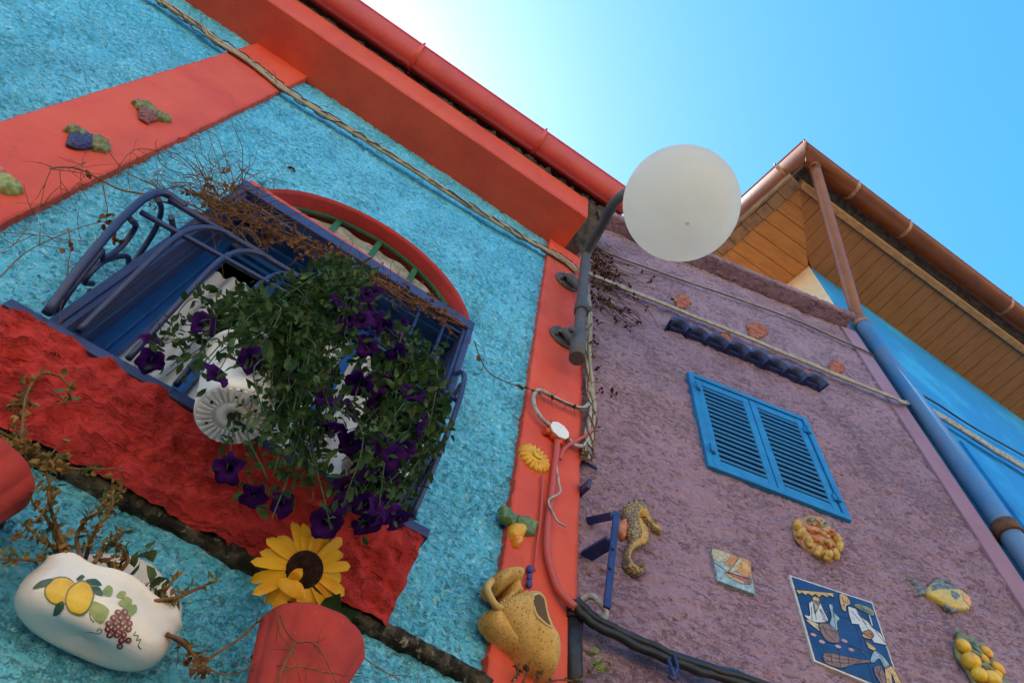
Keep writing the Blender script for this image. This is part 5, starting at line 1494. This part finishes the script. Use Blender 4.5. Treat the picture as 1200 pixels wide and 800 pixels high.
obj('tendrils', tan, 'straw', root); obj('dead_leaves', lv, 'dry_leaf', root)
root = thing('dry_vine', A.at(150, 240, .15), 'loose dry vine shoots arching from the grille across the left red pilaster', 'vine')
tw = BM(); lv = BM()
def pv(pts, r, o0=.12, o1=.10):
    n = len(pts); L = [A.at(x, y, o0 + (o1 - o0) * i / (n - 1)) for i, (x, y) in enumerate(pts)]; tube(tw, L, [r, r * .5], 5, 7); return L
mains = [pv([(262, 265), (225, 246), (190, 236), (170, 228), (140, 222), (115, 209), (92, 198), (70, 196), (58, 198)], .0032), pv([(262, 262), (215, 235), (175, 215), (150, 203), (135, 188), (127, 178), (112, 175), (100, 180), (96, 195), (100, 210)], .0014), pv([(60, 198), (53, 215), (47, 240), (34, 265), (10, 293), (0, 296)], .0011), pv([(70, 197), (71, 215), (72, 240)], .001), pv([(140, 195), (150, 181), (165, 174), (185, 178), (194, 190), (190, 205), (187, 220)], .0011), pv([(188, 218), (180, 208), (186, 200), (196, 203), (202, 215), (204, 235)], .001), pv([(120, 214), (124, 235), (126, 250), (122, 270)], .0016), pv([(0, 325), (30, 296), (70, 276), (110, 262), (150, 258), (190, 262)], .0013), pv([(0, 272), (40, 275), (80, 281), (120, 280), (160, 268)], .001), pv([(58, 198), (75, 200), (98, 205), (84, 222)], .0012), pv([(80, 268), (83, 288), (80, 310), (76, 345), (70, 365), (66, 420)], .0013), pv([(262, 222), (255, 190), (247, 165), (242, 150)], .0012), pv([(275, 240), (272, 205), (262, 180), (254, 160), (240, 152)], .0016), pv([(268, 228), (280, 200), (292, 205), (305, 204), (302, 220)], .001), pv([(300, 236), (318, 215), (332, 200), (334, 188)], .0009), pv([(72, 197), (88, 195), (100, 190), (86, 201)], .0011), pv([(205, 240), (178, 214), (190, 212), (225, 220), (250, 224)], .0012), pv([(240, 232), (240, 205), (230, 180), (229, 150)], .001)]
for L in mains:
    for k in range(4): twig(tw, along(L, rnd(.1, .95)), rvec(), rnd(.04, .14), .0009, .5, 0, 3, .014)
for x, y, n in ((122, 252, 7), (128, 262, 5), (134, 274, 8), (138, 280, 6), (80, 288, 6), (222, 222, 5), (103, 205, 2), (265, 200, 5), (270, 215, 6), (180, 240, 3)):
    for k in range(n): crumple(lv, A.at(x, y, .12) + rvec(.012), rnd(.010, .020))
obj('tendrils', tw, 'straw', root); obj('dead_leaves', lv, 'dry_leaf', root)
# a dead leaf caught on the stucco and a wisp of vine on the blue wall
b = BM()
for k in range(3): crumple(b, A.at(344, 197, .012) + rvec(.003), .022)
tag(obj('dead_leaf', b, 'dry_leaf'), 'single brown dead leaf stuck to the blue stucco above the arch', 'leaf')
# dark dead creeper in the top corner of the mauve wall
random.seed(21)
root = thing('dead_creeper', B.at(715, 320, 0), 'dark dead creeper leaves clinging to the mauve wall behind the gooseneck lamp pipe', 'vine')
lv = BM(); tw = BM()
for k in range(38):
    x = 691 + abs(random.gauss(0, 9)); y = 290 + rnd(0, 62)
    P = twig(tw, B.at(x, y, rnd(.01, .04)), B.t * rnd(.2, 1.2) + Vector((0, 0, rnd(-.9, .3))), rnd(.08, .26) * (1.6 if k % 6 == 0 else 1), .0026, .35, .04, 5, .02)
    for q in range(7): crumple(lv, along(P, rnd(.02, 1) ** 1.3) + B.n * rnd(0, .004) + rvec(.003), rnd(.012, .023))
for (x, y) in ((702, 360), (698, 372), (705, 378), (735, 378), (748, 375), (742, 382), (700, 403), (722, 376), (760, 330), (766, 326), (740, 345), (728, 336), (785, 352), (753, 318), (718, 461), (705, 458), (720, 460), (703, 432), (757, 360), (735, 362)):
    for k in range(3): crumple(lv, B.at(x, y, .014) + rvec(.008), rnd(.012, .022))
for k in range(40): twig(tw, B.at(rnd(692, 722), rnd(284, 350), .012), B.t * rnd(.1, 1) + Vector((0, 0, rnd(-.9, .4))), rnd(.10, .42), .0020, .4, 0, 3, .02)
obj('dead_leaves', lv, 'dark_leaf', root); obj('tendrils', tw, 'vine', root)

# white ceramic wall planter with painted lemons and grapes
PU, PZ0, PZ1 = -.086, 2.196, 2.280
pl = thing('wall_planter', A.pt(PU, 0, PZ0), 'white ceramic wall planter painted with lemons and grapes below the mouldy ledge', 'planter')
def rimz(th): return .0045 * math.cos(8 * th + .4) * max(0, math.sin(th)) ** .5 + .004 * max(0, math.sin(th))
b = BM(); rows = []
NP = 64
def dsh(th, a, d):
    c, s = math.cos(th), math.sin(th)
    e = .82
    return (a * math.copysign(abs(c) ** e, c), d * math.copysign(abs(s) ** e, s))
prof = [(0, .0, .010), (.45, .0, 0), (.62, .025, 0), (.76, .085, 0), (.87, .18, 0), (.95, .31, 0), (.99, .46, 0), (1.0, .60, 0), (.98, .76, 0), (.965, .88, .5), (.985, .97, 1), (1.0, 1.0, 1), (.975, 1.015, 1), (.945, .98, 1), (.92, .70, 0), (.85, .3, 0), (.3, .2, 0)]
for (s, t, w) in prof:
    row = []
    for k in range(NP):
        th = 2 * PI * k / NP
        du, do = dsh(th, .108 * s, .052 * s)
        row.append(b.verts.new(A.pt(PU + du, .054 + do, PZ0 + (PZ1 - PZ0) * t + w * rimz(th) + .016 * (1 - s) * (t < .2))))
    rows.append(row)
for i in range(len(rows) - 1):
    for k in range(NP):
        f = b.faces.new((rows[i][k], rows[i][(k + 1) % NP], rows[i + 1][(k + 1) % NP], rows[i + 1][k])); f.smooth = True
bmesh.ops.recalc_face_normals(b, faces=b.faces[:]); pcopy = b.copy(); pbvh = BVHTree.FromBMesh(pcopy)
obj('bowl', b, 'ceramic', pl); 
b = BM()
bp = [(PU - .07, PZ0 + .03), (PU + .07, PZ0 + .03), (PU + .112, PZ1 + .02), (PU + .095, PZ1 + .065), (PU + .07, PZ1 + .085), (PU + .025, PZ1 + .108), (PU - .02, PZ1 + .106), (PU - .06, PZ1 + .085), (PU - .10, PZ1 + .045), (PU - .112, PZ1 + .01)]
relief(b, A, bp, .004, .014, .008, round_=.012, px=False); obj('back_plate', b, 'ceramic', pl)
Z8 = lambda p: zp(0, 480, 2.5, p)
def paint(nm, mm, pts, off=.0009, res=2.4):
    b = BM(); painted(b, pbvh, Z8(rounded(pts)), res, off)
    if len(b.faces): obj(nm, b, mm, pl)
    else: b.free()
def oval(cx, cy, rx, ry, rot=0, n=18): return circ(cx, cy, rx, ry, n, rot)
paint('lemon_outline', 'leafdry', oval(177, 530, 48, 42, -.25), .0007); paint('lemon', 'lemon', oval(178, 530, 44, 37, -.25), .0011)
paint('lemon_outline', 'leafdry', [(190, 560), (200, 525), (236, 500), (266, 512), (276, 545), (262, 585), (238, 604), (205, 592)], .0013); paint('lemon', 'lemon', [(195, 560), (204, 528), (236, 505), (262, 516), (271, 545), (257, 582), (237, 596), (208, 588)], .0017)
for pg in ([(97, 525), (120, 502), (157, 495), (140, 515)], [(157, 600), (165, 570), (185, 560), (188, 580), (170, 600)], [(250, 500), (280, 496), (298, 515), (270, 514)], [(262, 520), (290, 520), (302, 545), (280, 540)], [(222, 498), (238, 484), (248, 490), (236, 500)]): paint('painted_leaf', 'leafdark', pg, .0014)
for pg in ([(300, 530), (318, 514), (330, 525), (325, 545), (308, 545)], [(340, 548), (352, 532), (368, 534), (362, 552)], [(345, 566), (370, 548), (386, 558), (380, 578), (360, 578)], [(265, 560), (300, 570), (320, 590), (300, 625), (280, 615), (262, 590)], [(355, 585), (395, 570), (400, 590), (380, 606)]): paint('painted_leaf', 'leafpale', pg, .0012)
k = 0
for r_, (x0_, n_) in enumerate(((345, 2), (328, 3), (318, 4), (312, 4), (322, 3), (352, 2), (352, 1))):
    for q in range(n_):
        x, y = x0_ + q * 20 + (r_ % 2) * 4, 594 + r_ * 16
        paint('painted_grape', 'grape', oval(x, y, 10, 9.5, 0, 10), .0013 + .00015 * (q % 2), 1.6); k += 1
        paint('grape_shine', 'e_pink', oval(x + 1, y - 1, 4.5, 4.5, 0, 8), .0017 + .00015 * (q % 2), 1.6)
b = BM()
def line(pts, r=.0007):
    L = []
    for x, y in Z8(pts):
        h = pbvh.ray_cast(eye, ray(x, y).normalized())
        if h[0]: L.append(h[0])
    if len(L) > 2: tube(b, L, r, 4, 5)
line([(245, 652), (265, 650), (290, 655), (298, 645), (290, 640), (284, 648)]); line([(398, 648), (392, 660), (405, 660), (400, 675), (412, 672), (405, 690), (414, 700)]); line([(262, 596), (266, 612), (276, 622)])
obj('painted_tendril', b, 'leafdark', pl)
pcopy.free()
b = BM(); pr = [A.pt(PU + dsh(PI * k / 20, .099, .047)[0], .054 + dsh(PI * k / 20, .099, .047)[1], PZ1 - .02) for k in range(40)]
poly(b, pr); obj('soil', b, 'inside', pl)
# withered succulents in it
random.seed(9)
sc = thing('withered_plant', A.pt(PU, .06, PZ1), 'half withered succulent with dry yellow stems growing in the lemon planter', 'plant')
st = BM(); lg = BM(); ld = BM()
shoots = [((90, 660), (72, 630), (62, 605), (58, 585), (56, 570)), ((95, 655), (90, 630), (100, 610), (115, 600), (130, 590)), ((80, 660), (60, 655), (40, 656), (20, 655), (0, 655)), ((100, 655), (108, 630), (120, 610), (132, 590), (128, 575)), ((140, 670), (150, 655), (140, 640), (130, 632)), ((110, 660), (125, 640), (143, 625), (150, 622)), ((150, 690), (180, 700), (195, 690), (207, 672)), ((170, 705), (205, 700), (230, 690), (252, 680)), ((195, 742), (215, 755), (232, 772), (240, 780)), ((85, 660), (60, 640), (48, 632), (30, 615)), ((75, 655), (62, 620), (50, 600), (38, 590))]
for s in shoots:
    L = [A.at(x, y, .07 + rnd(-.02, .03) + .01 * i) for i, (x, y) in enumerate(s)]
    tube(st, L, [.0034, .0016], 6, 6)
    for k in range(34):
        t = rnd(.12, 1); q = along(L, t) + rvec(.006); d = rvec() + Vector((0, 0, .6))
        if random.random() < .5: leaf(lg, q, d, rvec().normalized(), rnd(.010, .020), rnd(.004, .007), .3)
        else: crumple(ld, q, rnd(.006, .012))
for x, y in ((160, 695), (176, 690), (185, 705), (190, 718), (172, 718), (150, 662), (166, 650)):
    for k in range(4): leaf(lg, A.at(x, y, .07) + rvec(.01), rvec() + Vector((0, 0, .5)), rvec().normalized(), .026, .020, .3)
for x, y in ((165, 685), (180, 712), (195, 700), (128, 650), (140, 665), (110, 640), (85, 640)):
    for k in range(8): crumple(ld, A.at(x, y, .08) + rvec(.018), rnd(.007, .015))
obj('stems', st, 'straw', sc); obj('green_leaves', lg, 'succulent', sc); obj('dry_leaves', ld, 'yellow_dry', sc)

# red ribbed terracotta pots hooked under the ledge
def red_pot(u, o, zr, rt, h, label, tilt=0.0):
    root = thing('terracotta_pot', A.pt(u, o, zr - h), label, 'flower pot')
    mx = axis_matrix(A.pt(u, o, zr - h), Vector((tilt, 0, 1)), A.t)
    b = BM(); seg = 144; rows = []
    for (r, z, w) in ((.0, .012, 0), (.50, .0, .2), (.56, .004, 1), (.60, .03, 1), (.70, h * .35, 1), (.84, h * .65, 1), (.96, h * .90, .9), (1.0, h * .965, .6), (.99, h, .3), (.95, h * 1.005, 0), (.91, h * .98, 0), (.86, h * .7, 0), (0, h * .68, 0)):
        rows.append([b.verts.new(mx @ Vector((math.cos(2 * PI * k / seg) * rt * r * (1 + .065 * w * abs(math.sin(11 * PI * k / seg))), math.sin(2 * PI * k / seg) * rt * r * (1 + .065 * w * abs(math.sin(11 * PI * k / seg))), z + .0015 * noise.noise(Vector((k * .3, z * 50, u)))))) for k in range(seg)])
    for i in range(len(rows) - 1):
        for k in range(seg):
            f = b.faces.new((rows[i][k], rows[i][(k + 1) % seg], rows[i + 1][(k + 1) % seg], rows[i + 1][k])); f.smooth = True
    bmesh.ops.remove_doubles(b, verts=b.verts[:], dist=.0003); bmesh.ops.recalc_face_normals(b, faces=b.faces[:])
    obj('body', b, 'terracotta_red', root)
    b = BM(); tube(b, [A.pt(u - rt * .75, .0, zr - .012), A.pt(u - rt * .75, o, zr - .012 + .0)], .003, 6, 0); tube(b, [A.pt(u + rt * .75, .0, zr - .012), A.pt(u + rt * .75, o, zr - .012)], .003, 6, 0)
    obj('wire_holder', b, 'pole', root)
    return root
red_pot(.203, .088, 2.338, .083, .175, 'red ribbed terracotta pot holding the sunflower below the mouldy ledge')
red_pot(-.338, .082, 2.350, .078, .175, 'red ribbed terracotta pot cut by the left edge of the photo')
# silk sunflower
random.seed(3)
SC = A.at(357, 667, .145)
sfn = (toeye(SC) * .85 + A.n * .25 + A.t * .10 + Vector((0, 0, .12))).normalized()
sun = thing('sunflower', A.pt(.203, .088, 2.30), 'yellow silk sunflower with dark centre standing in the red pot', 'flower')
mxs = axis_matrix(SC, sfn, A.t)
def petal(b, a, r0, r1, w, lift, tw):
    rows = []
    for t in (0, .25, .5, .72, .88, 1):
        r = r0 + (r1 - r0) * t; ww = w * (.35 + 1.5 * t - 1.35 * t * t if t < 1 else .0) * .75
        ww = max(ww, .0006)
        c, s = math.cos(a), math.sin(a); row = []
        for q in (-1, -.5, 0, .5, 1):
            z = lift * t * t * .02 + .0035 * (abs(q) ** 1.5) * (1 - t * .3) + tw * q * t * .006 - .010 * max(0, t - .6) ** 2 * 6 + .0008 * math.cos(q * 9)
            row.append(b.verts.new(mxs @ Vector((c * r - s * q * ww, s * r + c * q * ww, z))))
        rows.append(row)
    for i in range(5):
        for k in range(4):
            f = b.faces.new((rows[i][k], rows[i][k + 1], rows[i + 1][k + 1], rows[i + 1][k])); f.smooth = True
for k in range(22):
    lay = k % 2; a = 2 * PI * k / 22 + rnd(-.06, .06)
    b = BM(); petal(b, a, .022, rnd(.073, .084) - .004 * lay, .0155, rnd(-.8, .2) - lay * .6, rnd(-.7, .7)); obj('petal', b, 'sunpetal', sun)
b = BM()
mp = mxs @ Matrix.Translation(Vector((-.006, -.012, .016)))
def cpet(dx, dy, ln, wd, rot, lz):
    b = BM(); rows = []
    for t in lin(0, 1, .2):
        w = wd * math.sin(PI * min(.98, .12 + .86 * t)) + .001; z = .012 + .022 * math.sin(PI * t * .8) + lz
        x = dx + math.cos(rot) * ln * t; y = dy + math.sin(rot) * ln * t
        rows.append([b.verts.new(mxs @ Vector((x - math.sin(rot) * w * q, y + math.cos(rot) * w * q, z - .005 * abs(q)))) for q in (-1, 0, 1)])
    for i in range(len(rows) - 1):
        for k in range(2): f = b.faces.new((rows[i][k], rows[i][k + 1], rows[i + 1][k + 1], rows[i + 1][k])); f.smooth = True
    return b
obj('petal', cpet(-.014, -.032, .026, .008, 1.3, .002), 'sunpetal', sun); obj('petal', cpet(-.028, -.034, .050, .012, -.2, .0), 'sunpetal', sun, label='folded petal across the dark centre')
b = BM(); rr_ = []
blob(b, SC + sfn * .002, .030, 24, (1, 1, 1)); 
bmesh.ops.scale(b, vec=(1, 1, .32), verts=b.verts[:], space=mxs.inverted())
for k in range(150):
    a = k * 2.39996; r = .029 * math.sqrt(k / 150); blob(b, mxs @ Vector((math.cos(a) * r, math.sin(a) * r, .002 + .008 * math.sqrt(max(0, 1 - (r / .026) ** 2)))), .0016, 5)
obj('disc', b, 'sundisc', sun)
b = BM(); tube(b, [A.pt(.203, .088, 2.30), A.pt(.20, .09, 2.36), SC - sfn * .03 + Vector((0, 0, -.02)), SC - sfn * .006], .0042, 8, 6); obj('stem', b, 'sungreen', sun)
b = BM()
for k in range(11):
    a = 2 * PI * k / 11; leaf(b, SC - sfn * .006, (mxs.to_3x3() @ Vector((math.cos(a), math.sin(a), -.25))), sfn, .05, .02, .2)
for (dx, dz) in ((-.055, -.01), (.05, -.02), (.0, .0), (-.03, .02), (.03, .01), (.06, .0)): leaf(b, A.pt(.20, .10, 2.345), Vector((dx, -.03, .015 + dz)), Vector((0, 0, 1)), .075, .04, .3)
obj('leaves', b, 'sungreen', sun)
# wiry dead vines over the red pots
random.seed(31)
root = thing('dry_vine', A.at(300, 760, .12), 'wiry dead vine trailing over the red sunflower pot', 'vine')
tw = BM(); lv = BM()
def pv2(pts, r, o=.17): 
    L = [A.at(x, y, o + rnd(-.004, .004)) for x, y in pts]; tube(tw, L, [r, r * .6], 5, 6); return L
Ls = [pv2([(225, 790), (240, 775), (262, 760), (285, 745), (300, 730), (318, 720)], .0022, .10), pv2([(202, 745), (215, 752), (228, 768), (238, 778), (228, 795)], .0030, .09), pv2([(328, 720), (336, 740), (348, 752), (362, 752), (375, 760), (385, 780), (395, 800)], .0013), pv2([(345, 752), (338, 770), (330, 785), (326, 805)], .0022), pv2([(395, 730), (410, 748), (425, 768), (440, 780), (470, 797)], .0013, .06), pv2([(325, 725), (330, 745), (345, 765), (350, 790)], .001), pv2([(330, 785), (350, 780), (370, 785), (390, 790)], .0012), pv2([(240, 780), (262, 790), (285, 786), (300, 776)], .0012, .10)]
for L in Ls:
    for k in range(4): twig(tw, along(L, rnd(.1, 1)), rvec(), rnd(.03, .08), .0008, .6, 0, 3, .012)
for x, y in ((235, 778), (240, 785), (360, 758), (368, 762), (228, 770)):
    for k in range(4): crumple(lv, A.at(x, y, .13) + rvec(.008), rnd(.010, .018))
obj('tendrils', tw, 'straw', root); obj('dead_leaves', lv, 'dry_leaf', root)
root = thing('withered_plant', A.at(20, 530, .1), 'straggling yellowed plant at the left edge above the red pot', 'plant')
tw = BM(); lv = BM(); lg = BM()
Ls = [pv2([(0, 505), (25, 520), (50, 540), (80, 548), (112, 550), (146, 548)], .0022, .10), pv2([(10, 560), (30, 545), (52, 540), (70, 520)], .0018, .11), pv2([(25, 520), (28, 480), (32, 460), (45, 440), (62, 438), (76, 446), (82, 458), (76, 470), (66, 474)], .0026, .14), pv2([(20, 515), (18, 495), (24, 470), (28, 455)], .0016, .12), pv2([(54, 550), (58, 575), (50, 600), (20, 630)], .0018, .10), pv2([(0, 520), (12, 530), (32, 528)], .003, .10), pv2([(125, 600), (130, 585), (136, 570), (140, 560)], .0015, .08), pv2([(28, 500), (27, 460), (30, 440)], .0014, .12)]
for L in Ls:
    for k in range(18): crumple(lv, along(L, rnd(0, 1)) + rvec(.010), rnd(.008, .017))
    for k in range(7): leaf(lg, along(L, rnd(0, 1)) + rvec(.01), rvec(), rvec().normalized(), .018, .009, .3)
for x, y in ((35, 535), (50, 545), (20, 520), (66, 540)):
    for k in range(10): crumple(lv, A.at(x, y, .11) + rvec(.02), rnd(.010, .02))
obj('stems', tw, 'straw', root); obj('dry_leaves', lv, 'yellow_dry', root); obj('green_leaves', lg, 'succulent', root)
# weeds at the foot of the corner
root = thing('weed', A.at(655, 790, .03), 'small weed sprouting from the ledge end beneath the clay jug and black conduit', 'plant')
tw = BM(); lg = BM()
for s in (((640, 800), (655, 796), (672, 797), (690, 790), (698, 775)), ((612, 800), (618, 785), (620, 775)), ((626, 800), (632, 790), (636, 782)), ((600, 798), (606, 786), (608, 776))):
    L = [B.at(x, y, .03) if x > 685 else A.at(x, y, .05) for x, y in s]; tube(tw, L, [.0022, .0012], 5, 5)
    for k in range(8): crumple(tw, along(L, rnd(.1, .8)), .012)
for k in range(12): leaf(lg, B.at(700 + rnd(-5, 8), 768 + rnd(-6, 14), .035), rvec() + Vector((0, 0, .2)), rvec().normalized(), .026, .014, .3)
obj('stems', tw, 'vine', root); obj('leaves', lg, 'leafpale', root)
